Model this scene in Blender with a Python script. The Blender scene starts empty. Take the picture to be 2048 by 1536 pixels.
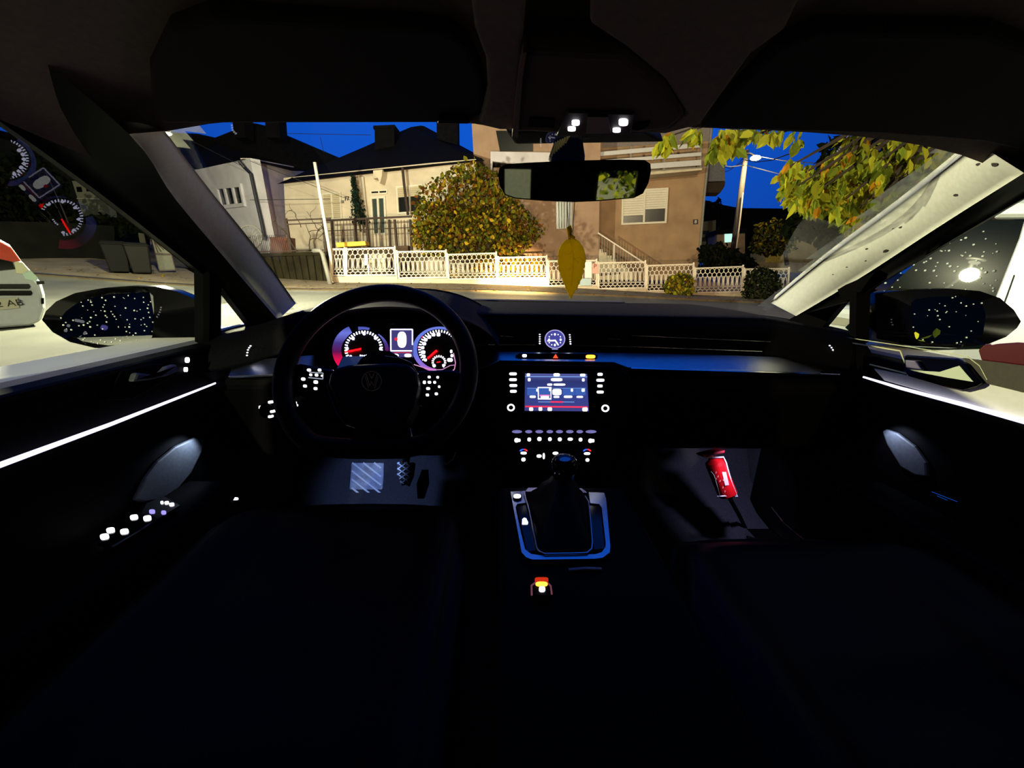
import bpy, math, random
from mathutils import Vector as V, Matrix
from mathutils import noise as NZ
random.seed(7)
S = bpy.context.scene
COL = S.collection

# ------------------------------------------------------------------ camera
F_PX = 770.0                      # focal length in pixels of the 2048x1536 frame
CAM = V((-0.10, 0.0, 1.12))       # car frame: x right, y forward, z up from the road under the car
_yaw, _pit, _rol = math.radians(2.0), math.radians(16.5), math.radians(1.1)
CF = V((math.sin(_yaw)*math.cos(_pit), math.cos(_yaw)*math.cos(_pit), -math.sin(_pit)))
_r0 = V((math.cos(_yaw), -math.sin(_yaw), 0)); _u0 = _r0.cross(CF)
CR = _r0*math.cos(_rol) + _u0*math.sin(_rol)
CU = _u0*math.cos(_rol) - _r0*math.sin(_rol)
cd = bpy.data.cameras.new('camera'); cam = bpy.data.objects.new('camera', cd); COL.objects.link(cam)
cd.sensor_width = 36.0; cd.lens = 36.0*F_PX/2048.0; cd.clip_start = 0.02; cd.clip_end = 600
cam.matrix_world = Matrix(((CR.x, CU.x, -CF.x, CAM.x), (CR.y, CU.y, -CF.y, CAM.y), (CR.z, CU.z, -CF.z, CAM.z), (0, 0, 0, 1)))
S.camera = cam

def lin(c):
    return tuple(((x/255)/12.92 if x/255 <= 0.04045 else ((x/255+0.055)/1.055)**2.4) for x in c)

# ------------------------------------------------------------------ dusk sky: bright after-glow ahead, dark behind
W = bpy.data.worlds.new('dusk_sky'); S.world = W; W.use_nodes = True
nt = W.node_tree; nt.nodes.clear()
tc = nt.nodes.new('ShaderNodeTexCoord'); dp = nt.nodes.new('ShaderNodeVectorMath'); dp.operation = 'DOT_PRODUCT'
dp.inputs[1].default_value = V((0.0, 0.82, 0.57)).normalized()
nt.links.new(tc.outputs['Generated'], dp.inputs[0])
rp = nt.nodes.new('ShaderNodeValToRGB'); nt.links.new(dp.outputs['Value'], rp.inputs[0])
E = rp.color_ramp.elements
E[0].position = 0.25; E[0].color = (*lin((3, 6, 16)), 1)
E[1].position = 0.92; E[1].color = (*lin((16, 88, 212)), 1)
e = E.new(0.70); e.color = (*lin((14, 68, 170)), 1)
bg = nt.nodes.new('ShaderNodeBackground'); bg.inputs['Strength'].default_value = 1.0
ow = nt.nodes.new('ShaderNodeOutputWorld')
nt.links.new(rp.outputs[0], bg.inputs[0]); nt.links.new(bg.outputs[0], ow.inputs[0])

# ------------------------------------------------------------------ the lamps of the place, and an added fill behind
def lamp(name, kind, loc, power, col, aim=None, **kw):
    d = bpy.data.lights.new(name, kind); d.energy = power; d.color = lin(col)
    for k, v in kw.items(): setattr(d, k, v)
    o = bpy.data.objects.new(name, d); COL.objects.link(o); o.location = loc
    if aim is not None:
        o.rotation_euler = (V(aim)-V(loc)).to_track_quat('-Z', 'Y').to_euler()
    return o
# street lamp on the far side of the road, ahead and to the left (hidden by the pillar)
lamp('street_light_ahead', 'POINT', (-12.0, 12.0, 6.3), 6000, (255, 249, 206), shadow_soft_size=0.14)
# unseen fill light added behind the car to brighten the facades
lamp('fill_light_behind', 'POINT', (3.2, -17.0, 8.6), 4600, (255, 222, 176), shadow_soft_size=0.2)
# street lamp on the driver's side, behind the front door
lamp('street_light_beside', 'POINT', (-2.3, -16.0, 7.6), 17000, (255, 249, 206), shadow_soft_size=0.14)
# the car's own low beams
for sx in (-1, 1):
    lamp('headlight_beam', 'SPOT', (0.62*sx, 2.75, 0.66), 70000, (255, 212, 140), aim=(0.45+.1*sx, 15.0, 0.42),
         spot_size=math.radians(15), spot_blend=1.0, shadow_soft_size=0.05)
    lamp('headlight_spread', 'SPOT', (0.62*sx, 2.75, 0.66), 2600, (255, 208, 150), aim=(0.62*sx+0.6, 15.0, 0.9),
         spot_size=math.radians(92), spot_blend=0.8, shadow_soft_size=0.05)

vs = S.view_settings
S.display_settings.display_device = 'sRGB'
vs.view_transform = 'Standard'; vs.look = 'None'; vs.exposure = 0.0; vs.gamma = 1.0; vs.use_curve_mapping = False
S.cycles.use_denoising = True
S.cycles.max_bounces = 10; S.cycles.transparent_max_bounces = 24; S.cycles.sample_clamp_indirect = 4.0
S.cycles.caustics_reflective = False; S.cycles.caustics_refractive = False

# ------------------------------------------------------------------ pixel rays -> points at a real distance
def ray(px, py): return CF + CR*((px-1024)/F_PX) + CU*((768-py)/F_PX)
def aty(px, py, y): d = ray(px, py); return CAM + d*((y-CAM.y)/d.y)
def atx(px, py, x): d = ray(px, py); return CAM + d*((x-CAM.x)/d.x)
def atz(px, py, z): d = ray(px, py); return CAM + d*((z-CAM.z)/d.z)
UP = (-ray(1126, 3280)).normalized()          # true vertical: the street slopes, so the car leans
class Pl:
    def __init__(s, p0, n):
        s.p0 = V(p0); s.n = V(n).normalized()
        if s.n.dot(CAM-s.p0) < 0: s.n = -s.n
    def at(s, px, py, d=0.0):
        r_ = ray(px, py); return CAM + r_*((s.p0+s.n*d-CAM).dot(s.n)/r_.dot(s.n))
def wallpl(a, ya, b, yb):
    A = aty(*a, ya); B = aty(*b, yb); return Pl(A, (B-A).cross(UP))

# ------------------------------------------------------------------ mesh builder
class MB:
    def __init__(s): s.v = []; s.f = []; s.m = []; s.k = 0
    def add(s, vs_, fs):
        o = len(s.v); s.v += [V(p) for p in vs_]
        for f in fs: s.f.append([i+o for i in f]); s.m.append(s.k)
        return s
    def prism(s, pts, vec):
        pts = [V(p) for p in pts]; n = len(pts)
        nr = V((0, 0, 0))
        for i in range(n): nr += pts[i].cross(pts[(i+1) % n])
        if nr.dot(V(vec)) > 0: pts.reverse()
        q = [p+V(vec) for p in pts]
        fs = [list(range(n)), list(range(2*n-1, n-1, -1))]
        fs += [[i, i+n, (i+1) % n+n, (i+1) % n] for i in range(n)]
        return s.add(pts+q, fs)
    def box(s, c, sz, R=None):
        c = V(c); P = []
        for x in (-1, 1):
            for y in (-1, 1):
                for z in (-1, 1):
                    p = V((x*sz[0]/2, y*sz[1]/2, z*sz[2]/2)); P.append(c+(R @ p if R else p))
        return s.add(P, [[0, 1, 3, 2], [4, 6, 7, 5], [0, 4, 5, 1], [2, 3, 7, 6], [0, 2, 6, 4], [1, 5, 7, 3]])
    def tube(s, pts, r, n=8, closed=False, flat=None):
        pts = [V(p) for p in pts]; m = len(pts); rs = r if isinstance(r, (list, tuple)) else [r]*m
        P = []; up = None
        for i in range(m):
            a = pts[(i-1) % m] if (closed or i > 0) else pts[i]
            b = pts[(i+1) % m] if (closed or i < m-1) else pts[i]
            t = (b-a).normalized()
            if up is None: up = t.orthogonal().normalized() if flat is None else V(flat)
            up = (up-t*up.dot(t)); up = up.normalized() if up.length > 1e-6 else t.orthogonal().normalized()
            w = t.cross(up)
            for j in range(n):
                an = 2*math.pi*j/n; P.append(pts[i]+(up*math.cos(an)+w*math.sin(an))*rs[i])
        fs = []
        for i in range(m if closed else m-1):
            for j in range(n):
                a = i*n+j; b = i*n+(j+1) % n; i2 = (i+1) % m
                fs.append([a, b, i2*n+(j+1) % n, i2*n+j])
        if not closed: fs += [list(range(n))[::-1], [(m-1)*n+j for j in range(n)]]
        return s.add(P, fs)
    def lathe(s, c, ax, prof, n=24):
        c = V(c); ax = V(ax).normalized(); e1 = ax.orthogonal().normalized(); e2 = ax.cross(e1); P = []
        for r, h in prof:
            for j in range(n):
                a = 2*math.pi*j/n; P.append(c+ax*h+(e1*math.cos(a)+e2*math.sin(a))*max(r, 1e-5))
        fs = []
        for i in range(len(prof)-1):
            for j in range(n):
                fs.append([i*n+j, i*n+(j+1) % n, (i+1)*n+(j+1) % n, (i+1)*n+j])
        fs += [list(range(n))[::-1], [(len(prof)-1)*n+j for j in range(n)]]
        return s.add(P, fs)
    def ball(s, c, r, n=10, m=6, R=None, jit=0.0):
        c = V(c); r = r if isinstance(r, (list, tuple)) else (r, r, r); P = []
        for i in range(m+1):
            t = math.pi*i/m
            for j in range(n):
                a = 2*math.pi*j/n; k = 1+random.uniform(-jit, jit) if 0 < i < m else 1
                p = V((r[0]*math.sin(t)*math.cos(a)*k, r[1]*math.sin(t)*math.sin(a)*k, r[2]*math.cos(t)))
                P.append(c+(R @ p if R else p))
        fs = [[i*n+j, (i+1)*n+j, (i+1)*n+(j+1) % n, i*n+(j+1) % n] for i in range(m) for j in range(n)]
        return s.add(P, fs)
    def grid(s, fn, nu, nv, thick=None):
        P = [V(fn(i/nu, j/nv)) for i in range(nu+1) for j in range(nv+1)]
        w = nv+1
        fs = [[i*w+j, (i+1)*w+j, (i+1)*w+j+1, i*w+j+1] for i in range(nu) for j in range(nv)]
        s.add(P, fs)
        if thick:
            s.add([p+V(thick) for p in P], [f[::-1] for f in fs])
            n0 = len(s.v)-2*len(P); n1 = n0+len(P)
            rim = [i*w for i in range(nu+1)]+[nu*w+j for j in range(1, w)]+[i*w+nv for i in range(nu-1, -1, -1)]+[j for j in range(nv-1, 0, -1)]
            for a, b in zip(rim, rim[1:]+rim[:1]):
                s.f.append([n0+a, n0+b, n1+b, n1+a]); s.m.append(s.k)
        return s
    def text(s, txt, size, o, xa, ya, depth=0.0006, lift=0.0004):
        cu = bpy.data.curves.new('t', 'FONT'); cu.body = txt; cu.size = size; cu.align_x = 'CENTER'; cu.align_y = 'CENTER'
        cu.extrude = depth; cu.resolution_u = 3
        ob = bpy.data.objects.new('t', cu); COL.objects.link(ob); dg = bpy.context.evaluated_depsgraph_get()
        me = bpy.data.meshes.new_from_object(ob.evaluated_get(dg))
        o = V(o); xa = V(xa).normalized(); ya = V(ya); ya = (ya-xa*ya.dot(xa)).normalized(); za = xa.cross(ya)
        s.add([o+xa*v.co.x+ya*v.co.y+za*(v.co.z+lift) for v in me.vertices], [list(p.vertices) for p in me.polygons])
        bpy.data.objects.remove(ob); bpy.data.curves.remove(cu); bpy.data.meshes.remove(me)
        return s
    def build(s, name, mats, parent=None, smooth=False, bevel=0.0, seg=2, sub=0, auto=None):
        mats = mats if isinstance(mats, (list, tuple)) else [mats]
        off = LOC.get(parent.name, V((0, 0, 0))) if parent else V((0, 0, 0))
        me = bpy.data.meshes.new(name); me.from_pydata([tuple(p-off) for p in s.v], [], s.f); me.update()
        for m_ in mats: me.materials.append(m_)
        me.polygons.foreach_set('material_index', s.m)
        if smooth: me.polygons.foreach_set('use_smooth', [True]*len(me.polygons))
        o = bpy.data.objects.new(name, me); COL.objects.link(o)
        if parent: o.parent = parent; LOC[o.name] = off
        else: LOC[o.name] = V((0, 0, 0))
        if bevel:
            b = o.modifiers.new('b', 'BEVEL'); b.width = bevel; b.segments = seg; b.limit_method = 'ANGLE'; b.angle_limit = math.radians(35)
        if sub:
            u = o.modifiers.new('s', 'SUBSURF'); u.levels = sub; u.render_levels = sub
        return o
LOC = {}
def tag(o, label, cat, group=None, kind=None):
    o['label'] = label; o['category'] = cat
    if group: o['group'] = group
    if kind: o['kind'] = kind
    return o
def thing(name, label, cat, loc, group=None):
    o = bpy.data.objects.new(name, None); COL.objects.link(o); o.location = V(loc); o.empty_display_size = 0.05
    LOC[o.name] = V(loc); return tag(o, label, cat, group)
def struct(o, label=None):
    o['kind'] = 'structure'
    if label: o['label'] = label
    return o
class Q:                                        # a quad on a plane: u to the right, v down, d out towards the viewer
    def __init__(s, pl, tl, tr, br, bl):
        s.n = pl.n; s.c = [pl.at(*t) for t in (tl, tr, br, bl)]
    def p(s, u, v, d=0.0):
        a = s.c[0].lerp(s.c[1], u); b = s.c[3].lerp(s.c[2], u); return a.lerp(b, v)+s.n*d
    def box(s, mb, u0, v0, u1, v1, d0, d1):
        P = [s.p(u, v, d0) for u, v in ((u0, v0), (u1, v0), (u1, v1), (u0, v1))]; return mb.prism(P, s.n*(d1-d0))
    def size(s): return (s.c[1]-s.c[0]).length, (s.c[3]-s.c[0]).length
def ppoly(mb, pl, pts, d0=0.0, d1=0.001):       # a traced outline standing on plane pl, d0..d1 above it
    P = [pl.at(*t)+pl.n*d0 for t in pts]; return mb.prism(P, pl.n*(d1-d0))
def pill(mb, pl, x, y, w, h, d0=0.0002, d1=0.001, n=14, e=3.0, ang=0.0):
    P = []
    for i in range(n):
        a = 2*math.pi*(i+.5)/n; c, s_ = math.cos(a), math.sin(a)
        u = math.copysign(abs(c)**(2/e), c)*w/2; v = math.copysign(abs(s_)**(2/e), s_)*h/2
        P.append((x+u*math.cos(ang)-v*math.sin(ang), y+u*math.sin(ang)+v*math.cos(ang)))
    return ppoly(mb, pl, P, d0, d1)
def each(par, name, mat, pl, L, d0=0.0002, d1=0.001, n=12, e=3.0, ang=0.0):   # small lit symbols, each a part of its own
    for x, y, w, h in L: mb = MB(); pill(mb, pl, x, y, w, h, d0, d1, n, e, ang); mb.build(name, mat, par)
def pring(mb, pl, x, y, rx, ry, w, d0=0.0, d1=0.002, n=32, a0=0.0, a1=2*math.pi):
    full = abs(a1-a0-2*math.pi) < 1e-6; N = n if full else n+1
    o = [pl.at(x+math.cos(a0+(a1-a0)*i/n)*rx, y+math.sin(a0+(a1-a0)*i/n)*ry) for i in range(N)]
    k = [pl.at(x+math.cos(a0+(a1-a0)*i/n)*(rx-w), y+math.sin(a0+(a1-a0)*i/n)*(ry-w*ry/rx)) for i in range(N)]
    M_ = n if full else n
    for i in range(M_):
        j = (i+1) % N; mb.prism([p+pl.n*d0 for p in (o[i], o[j], k[j], k[i])], pl.n*(d1-d0))
    return mb
def bar(mb, pl, a, b, w, d0=0.0, d1=0.002):      # a straight bar of pixel width w between two traced points
    dx, dy = b[0]-a[0], b[1]-a[1]; L = math.hypot(dx, dy); nx, ny = -dy/L*w/2, dx/L*w/2
    return ppoly(mb, pl, [(a[0]+nx, a[1]+ny), (b[0]+nx, b[1]+ny), (b[0]-nx, b[1]-ny), (a[0]-nx, a[1]-ny)], d0, d1)

# ------------------------------------------------------------------ materials
def M(name, col, rough=0.6, metal=0.0, var=0.0, scale=12.0, bump=0.0, spec=0.5, trans=0.0, coat=0.0):
    m = bpy.data.materials.new(name); m.use_nodes = True; n = m.node_tree; b = n.nodes['Principled BSDF']
    c = lin(col); b.inputs['Base Color'].default_value = (*c, 1); b.inputs['Roughness'].default_value = rough
    b.inputs['Metallic'].default_value = metal; b.inputs['Specular IOR Level'].default_value = spec
    if coat: b.inputs['Coat Weight'].default_value = coat
    if var or bump:
        t = n.nodes.new('ShaderNodeTexCoord'); z = n.nodes.new('ShaderNodeTexNoise'); z.inputs['Scale'].default_value = scale; z.inputs['Detail'].default_value = 5
        n.links.new(t.outputs['Object'], z.inputs['Vector'])
        if var:
            r_ = n.nodes.new('ShaderNodeValToRGB'); e0, e1 = r_.color_ramp.elements
            e0.position = 0.3; e1.position = 0.7
            e0.color = (*[x*(1-var) for x in c], 1); e1.color = (*[min(1, x*(1+var)) for x in c], 1)
            n.links.new(z.outputs['Fac'], r_.inputs[0]); n.links.new(r_.outputs[0], b.inputs['Base Color'])
        if bump:
            k = n.nodes.new('ShaderNodeBump'); k.inputs['Strength'].default_value = bump; k.inputs['Distance'].default_value = 0.02
            n.links.new(z.outputs['Fac'], k.inputs['Height']); n.links.new(k.outputs[0], b.inputs['Normal'])
    return m
def EM(name, col, st=1.0):
    m = bpy.data.materials.new(name); m.use_nodes = True; n = m.node_tree; n.nodes.clear()
    e = n.nodes.new('ShaderNodeEmission'); e.inputs[0].default_value = (*lin(col), 1); e.inputs[1].default_value = st
    o = n.nodes.new('ShaderNodeOutputMaterial'); n.links.new(e.outputs[0], o.inputs[0]); return m
def GLASS(name, tint=(1, 1, 1), dirt=0.0, refl=1.0, dcol=(120, 125, 105), dscale=40):
    m = bpy.data.materials.new(name); m.use_nodes = True; n = m.node_tree; n.nodes.clear()
    t = n.nodes.new('ShaderNodeBsdfTransparent'); t.inputs[0].default_value = (*tint, 1)
    g = n.nodes.new('ShaderNodeBsdfGlossy'); g.inputs['Roughness'].default_value = 0.0
    f = n.nodes.new('ShaderNodeFresnel'); f.inputs[0].default_value = 1.5
    gb = n.nodes.new('ShaderNodeNewGeometry'); ir = n.nodes.new('ShaderNodeMapRange'); ir.inputs[3].default_value = 1.5; ir.inputs[4].default_value = 1/1.5
    n.links.new(gb.outputs['Backfacing'], ir.inputs[0]); n.links.new(ir.outputs[0], f.inputs[0])
    mu = n.nodes.new('ShaderNodeMath'); mu.operation = 'MULTIPLY'; mu.inputs[1].default_value = refl; n.links.new(f.outputs[0], mu.inputs[0])
    x = n.nodes.new('ShaderNodeMixShader'); n.links.new(mu.outputs[0], x.inputs[0]); n.links.new(t.outputs[0], x.inputs[1]); n.links.new(g.outputs[0], x.inputs[2])
    o = n.nodes.new('ShaderNodeOutputMaterial'); last = x
    if dirt:
        d = n.nodes.new('ShaderNodeBsdfTranslucent'); d.inputs[0].default_value = (*lin(dcol), 1)
        d2 = n.nodes.new('ShaderNodeBsdfDiffuse'); d2.inputs[0].default_value = (*lin(dcol), 1)
        dm = n.nodes.new('ShaderNodeMixShader'); dm.inputs[0].default_value = 0.4; n.links.new(d.outputs[0], dm.inputs[1]); n.links.new(d2.outputs[0], dm.inputs[2])
        tcn = n.nodes.new('ShaderNodeTexCoord'); z = n.nodes.new('ShaderNodeTexNoise'); z.inputs['Scale'].default_value = dscale; z.inputs['Detail'].default_value = 6
        n.links.new(tcn.outputs['Object'], z.inputs['Vector'])
        r_ = n.nodes.new('ShaderNodeMapRange'); r_.inputs[1].default_value = 0.3; r_.inputs[2].default_value = 0.75; r_.inputs[3].default_value = dirt*0.5; r_.inputs[4].default_value = dirt*1.5
        n.links.new(z.outputs['Fac'], r_.inputs[0])
        y = n.nodes.new('ShaderNodeMixShader'); n.links.new(r_.outputs[0], y.inputs[0]); n.links.new(x.outputs[0], y.inputs[1]); n.links.new(dm.outputs[0], y.inputs[2]); last = y
    n.links.new(last.outputs[0], o.inputs[0]); return m
def LEAFM(name, col, tr=0.35):
    m = bpy.data.materials.new(name); m.use_nodes = True; n = m.node_tree; n.nodes.clear()
    a = n.nodes.new('ShaderNodeBsdfDiffuse'); b = n.nodes.new('ShaderNodeBsdfTranslucent')
    c = lin(col)
    gi = n.nodes.new('ShaderNodeNewGeometry'); r_ = n.nodes.new('ShaderNodeValToRGB'); e0, e1 = r_.color_ramp.elements
    e0.color = (*[x*0.45 for x in c], 1); e1.color = (*[min(1, x*1.35) for x in c], 1)
    n.links.new(gi.outputs['Random Per Island'], r_.inputs[0]); n.links.new(r_.outputs[0], a.inputs[0]); n.links.new(r_.outputs[0], b.inputs[0])
    x = n.nodes.new('ShaderNodeMixShader'); x.inputs[0].default_value = tr; n.links.new(a.outputs[0], x.inputs[1]); n.links.new(b.outputs[0], x.inputs[2])
    o = n.nodes.new('ShaderNodeOutputMaterial'); n.links.new(x.outputs[0], o.inputs[0]); return m

m_black = M('black_plastic', (6, 6, 7), 0.6, var=0.2, scale=200, spec=.04)
m_soft = M('soft_touch_black', (9, 9, 12), 0.75, var=0.15, scale=160, bump=0.15, spec=.08)
m_gloss = M('gloss_black', (3, 3, 4), 0.12, spec=.35)
m_leather = M('black_leather', (6, 6, 6), 0.5, var=0.2, scale=260, bump=0.06, spec=.09)
m_fabric = M('black_fabric', (16, 16, 17), 0.85, var=0.3, scale=240, bump=0.3)
m_head = M('headliner_cloth', (136, 118, 110), 0.95, var=0.12, scale=160)
m_trim = M('pillar_trim', (226, 226, 212), 0.8, var=0.06, scale=120)
m_alu = M('brushed_aluminium', (205, 208, 214), 0.3, 1.0, var=0.05, scale=60)
m_chrome = M('chrome', (225, 225, 230), 0.16, 1.0)
m_carpet = M('carpet_grey', (48, 50, 60), 0.95, var=0.35, scale=300, bump=0.4)
m_rubber = M('rubber_black', (12, 12, 12), 0.8)
m_mirror = M('mirror_glass', (215, 220, 220), 0.0, 1.0)
m_grey = M('grey_plastic', (70, 74, 80), 0.6, var=0.15, scale=150)
m_white_paint = M('white_car_paint', (186, 190, 188), 0.28, coat=0.5, var=0.03)
e_white = EM('backlight_white', (248, 246, 255), 3.0)
e_lav = EM('backlight_lavender', (150, 150, 225), 1.0)
e_tick = EM('dial_backlight', (222, 224, 255), 7.0)
e_orange = EM('backlight_orange', (255, 120, 20), 4.0)
e_led = EM('led_strip', (226, 222, 255), 1.6)
def proj(p):
    v = V(p)-CAM; z = v.dot(CF); return (1024+F_PX*v.dot(CR)/z, 768-F_PX*v.dot(CU)/z)
def interp(x, xs, ys):
    if x <= xs[0]: return ys[0]
    for i in range(len(xs)-1):
        if x <= xs[i+1]: return ys[i]+(ys[i+1]-ys[i])*(x-xs[i])/(xs[i+1]-xs[i])
    return ys[-1]
def sstep(a, b, x): t = min(1, max(0, (x-a)/(b-a))); return t*t*(3-2*t)
# ================================================================== the ground outside
def g15(x): return interp(x, [-30, -15, -9.5, -6.3, -2, 0, 3.4, 7.4, 9.3, 20], [2.2, 1.15, .62, .50, .55, .53, .44, .28, .24, .10])
def G(x, y):
    s = min(max((y-1.5)/13.5, 0), 1); return g15(x)*s + max(0, y-15)*.03
def kerb_y(x): return interp(x, [-30, -13, -9, -4, 0, 6, 20], [10.0, 11.6, 12.0, 12.4, 12.6, 12.8, 13.0])
m_road = M('asphalt_worn', (76, 76, 70), 0.9, var=0.22, scale=1.2, bump=0.3)
m_walk = M('sandy_pavement', (112, 98, 74), 0.95, var=0.3, scale=2.0, bump=0.4)
m_yard = M('yard_earth', (84, 72, 56), 0.95, var=0.3, scale=1.5, bump=0.4)
b = MB(); b.grid(lambda u, v: (lambda x: (lambda y: (x, y, G(x, y)))(-22+v*(kerb_y(x)+22)))(-28+u*60), 40, 44, (0, 0, -.25))
struct(b.build('road', m_road, smooth=True))
b = MB(); b.grid(lambda u, v: (lambda x: (lambda y: (x, y, G(x, y)+.05))(kerb_y(x)+v*(15.6-kerb_y(x))))(-28+u*60), 60, 12, (0, 0, -.3))
struct(b.build('pavement', m_walk, smooth=True))
b = MB(); b.grid(lambda u, v: (lambda x: (lambda y: (x, y, G(x, y)-.05))(15.6+v*60))(-55+u*130), 40, 24, (0, 0, -.3))
struct(b.build('ground', m_yard, smooth=True))

# ================================================================== the cabin shell
PWL = Pl((-.72, .607, 1.176), (.92, -.103, -.378)); PWR = Pl((.72, .607, 1.176), (-.92, -.103, -.378))
def roof_z(x, y):
    z = 1.302+.085*(1-((y+.5)/1.06)**2) if y > -.5 else 1.387-.06*((y+.5)/1.6)**2
    return z-.055*(abs(x)/.62)**5
b = MB(); b.grid(lambda u, v: (lambda x, y: (x, y, roof_z(x, y)))(-.62+1.24*v, .565-2.7*u), 26, 24, (0, 0, .03))
struct(b.build('ceiling', m_head, smooth=True), 'dark cloth headliner of the car')
WS = [(592, 607, 1.12), (520, 505, .95), (420, 380, .74), (330, 262, .56)]
WO = [(556, 640, 1.0), (470, 540, .88), (352, 400, .68), (258, 268, .50)]
RS = [(1542, 606, 1.12), (1640, 525, .98), (1790, 415, .80), (1955, 287, .57)]
RO = [(1592, 632, 1.0), (1720, 556, .88), (1880, 452, .70), (2048, 346, .52)]
def path(P, t):
    k = min(int(t*(len(P)-1)), len(P)-2); f = t*(len(P)-1)-k
    p = [P[max(k-1, 0)], P[k], P[k+1], P[min(k+2, len(P)-1)]]
    return tuple(.5*((2*p[1][i])+(-p[0][i]+p[2][i])*f+(2*p[0][i]-5*p[1][i]+4*p[2][i]-p[3][i])*f*f+(-p[0][i]+3*p[1][i]-3*p[2][i]+p[3][i])*f**3) for i in range(len(p[0])))
side = {}
for sx, A, B, pl, T in ((-1, WS, WO, PWL, [(407, 556), (405, 548), (250, 425), (120, 328), (0, 243)]), (1, RS, RO, PWR, [(1722, 597), (1724, 588), (1850, 512), (1978, 436), (2056, 392)])):
    a3 = [aty(*q) for q in A]; b3 = [aty(*q) for q in B]
    def fn(u, v, a3=a3, b3=b3):
        p, q = V(path(a3, u)), V(path(b3, u)); w = p.lerp(q, v); return w+(CAM-w).normalized()*.016*math.sin(math.pi*v)
    b = MB(); b.grid(fn, 20, 8, V((sx*.03, .03, .02)))
    if sx > 0:                                     # old stains and scuffs on the pale trim
        pass
    o = struct(b.build('trim_1' if sx < 0 else 'trim_2', m_trim, smooth=True), 'pale pillar trim beside the windscreen')
    side[sx] = o
    t3 = [pl.at(*q) for q in T]
    tail = [V((sx*.683, .30, 1.312)), V((sx*.68, .0, 1.325)), V((sx*.68, -.45, 1.325)), V((sx*.66, -1.2, 1.30)), V((sx*.6, -2.1, 1.24))]
    r3 = b3+[V((sx*.55, .40, 1.335)), V((sx*.6, .2, 1.33)), V((sx*.6, -.45, 1.345)), V((sx*.6, -1.2, 1.33)), V((sx*.6, -2.1, 1.27))]
    TT = [t3[0]]+t3[1:]+tail
    # same number of stations on both edges
    n = 40
    def samp(Pn, t): return V(path([tuple(p) for p in Pn], t))
    r4 = r3
    def fr(u, v, TT=TT, r4=r4):
        if u < .5: a, c = samp(TT[:5], u*2), samp(r4[:4]+[r4[4]], u*2)
        else: a, c = samp(TT[4:], (u-.5)*2), samp(r4[4:], (u-.5)*2)
        return a.lerp(c, v)
    b = MB(); b.grid(fr, n, 3, V((sx*.035, .0, .02)))
    struct(b.build('trim_3' if sx < 0 else 'trim_4', m_black, smooth=True), 'black door frame and roof rail')
    # B-pillar, rear corner
    b = MB(); b.prism([(sx*.69, -.28, 1.33), (sx*.69, -.46, 1.33), (sx*.80, -.50, .90), (sx*.80, -.24, .90)], (sx*.05, 0, 0))
    b.prism([(sx*.66, -1.15, 1.30), (sx*.6, -2.12, 1.22), (sx*.78, -2.12, .90), (sx*.80, -1.05, .90)], (sx*.05, 0, 0))
    struct(b.build('trim_5' if sx < 0 else 'trim_6', m_head, bevel=.01), 'pillar behind the front door')
# fixed dark dirt specks on the pale right pillar trim
m_stain = M('trim_stain', (58, 52, 44), 0.9)
b = MB()
def trim_pt(u, v):
    a3 = [aty(*q) for q in RS]; b3 = [aty(*q) for q in RO]; p, q = V(path(a3, u)), V(path(b3, u)); w = p.lerp(q, v)
    return w+(CAM-w).normalized()*(.016*math.sin(math.pi*v)+.0006)
for u, v, r_ in ((.96, .55, .004), (.93, .35, .003), (.80, .62, .0032), (.60, .50, .0025), (.585, .42, .0015), (.47, .46, .0022), (.49, .78, .0036), (.36, .55, .0012), (.42, .7, .0012), (.3, .5, .001)):
    c = trim_pt(u, v); t = (trim_pt(u+.02, v)-c).normalized(); w = (trim_pt(u, v+.03)-c).normalized()
    P = [c+t*r_*1.7*math.cos(a)*random.uniform(.7, 1.2)+w*r_*math.sin(a)*random.uniform(.7, 1.1) for a in [i*math.pi/4 for i in range(8)]]
    b.prism(P, (CAM-c).normalized()*.0004)
o = b.build('stain', m_stain, side[1]); 
# windscreen glass
def wsg(u, v):
    x = -.80+1.6*u; y0 = .42+1.24*v; k = .56+(.80-.56)*v; x = x*k/.80*1.0
    return V((x*1.03, y0-.24*(abs(x)/.75)**4, 1.34-.3443*(y0-.6)))
m_ws = GLASS('windscreen_glass', (.97, .98, .97), 0, .75)
m_wsd = GLASS('windscreen_unswept', (.95, .96, .94), .55, .75, (190, 192, 158), 26)
nu, nv = 110, 60
b = MB(); P = [wsg(i/nu, j/nv) for i in range(nu+1) for j in range(nv+1)]
def dirty(p):
    x, y = proj(p)
    xr = interp(y, [262, 345, 470, 605], [1925, 1820, 1672, 1530]); xl = interp(y, [262, 300, 420, 610], [395, 352, 438, 590])
    return x > xr+8*math.sin(y*.06) or x < xl or (x < 390 and y < 262)
b.add(P, []); w = nv+1
for i in range(nu):
    for j in range(nv):
        f = [i*w+j, (i+1)*w+j, (i+1)*w+j+1, i*w+j+1]; c = (P[f[0]]+P[f[2]])/2
        b.f.append(f); b.m.append(1 if c.y > .3 and dirty(c) else 0)
struct(b.build('window_1', [m_ws, m_wsd], smooth=True), 'windscreen of the car, dusty beyond the wiped area')
m_sg = GLASS('door_glass', (.93, .97, .94), 0, 1.0)
def pane(name, pl, pts, y_back=None):
    b = MB(); P = [pl.at(*q) for q in pts]
    if y_back is not None: P += [q-pl.n*(q-pl.p0).dot(pl.n) for q in y_back]
    b.add(P, [list(range(len(P)))]); return struct(b.build(name, m_sg), 'side window glass')
pane('window_2', PWL, [(405, 690), (405, 548), (250, 425), (120, 328), (0, 243)], [V((-.683, .3, 1.312)), V((-.68, -.28, 1.325)), V((-.80, -.28, .93)), V((-.82, .5, .93))])
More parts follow.
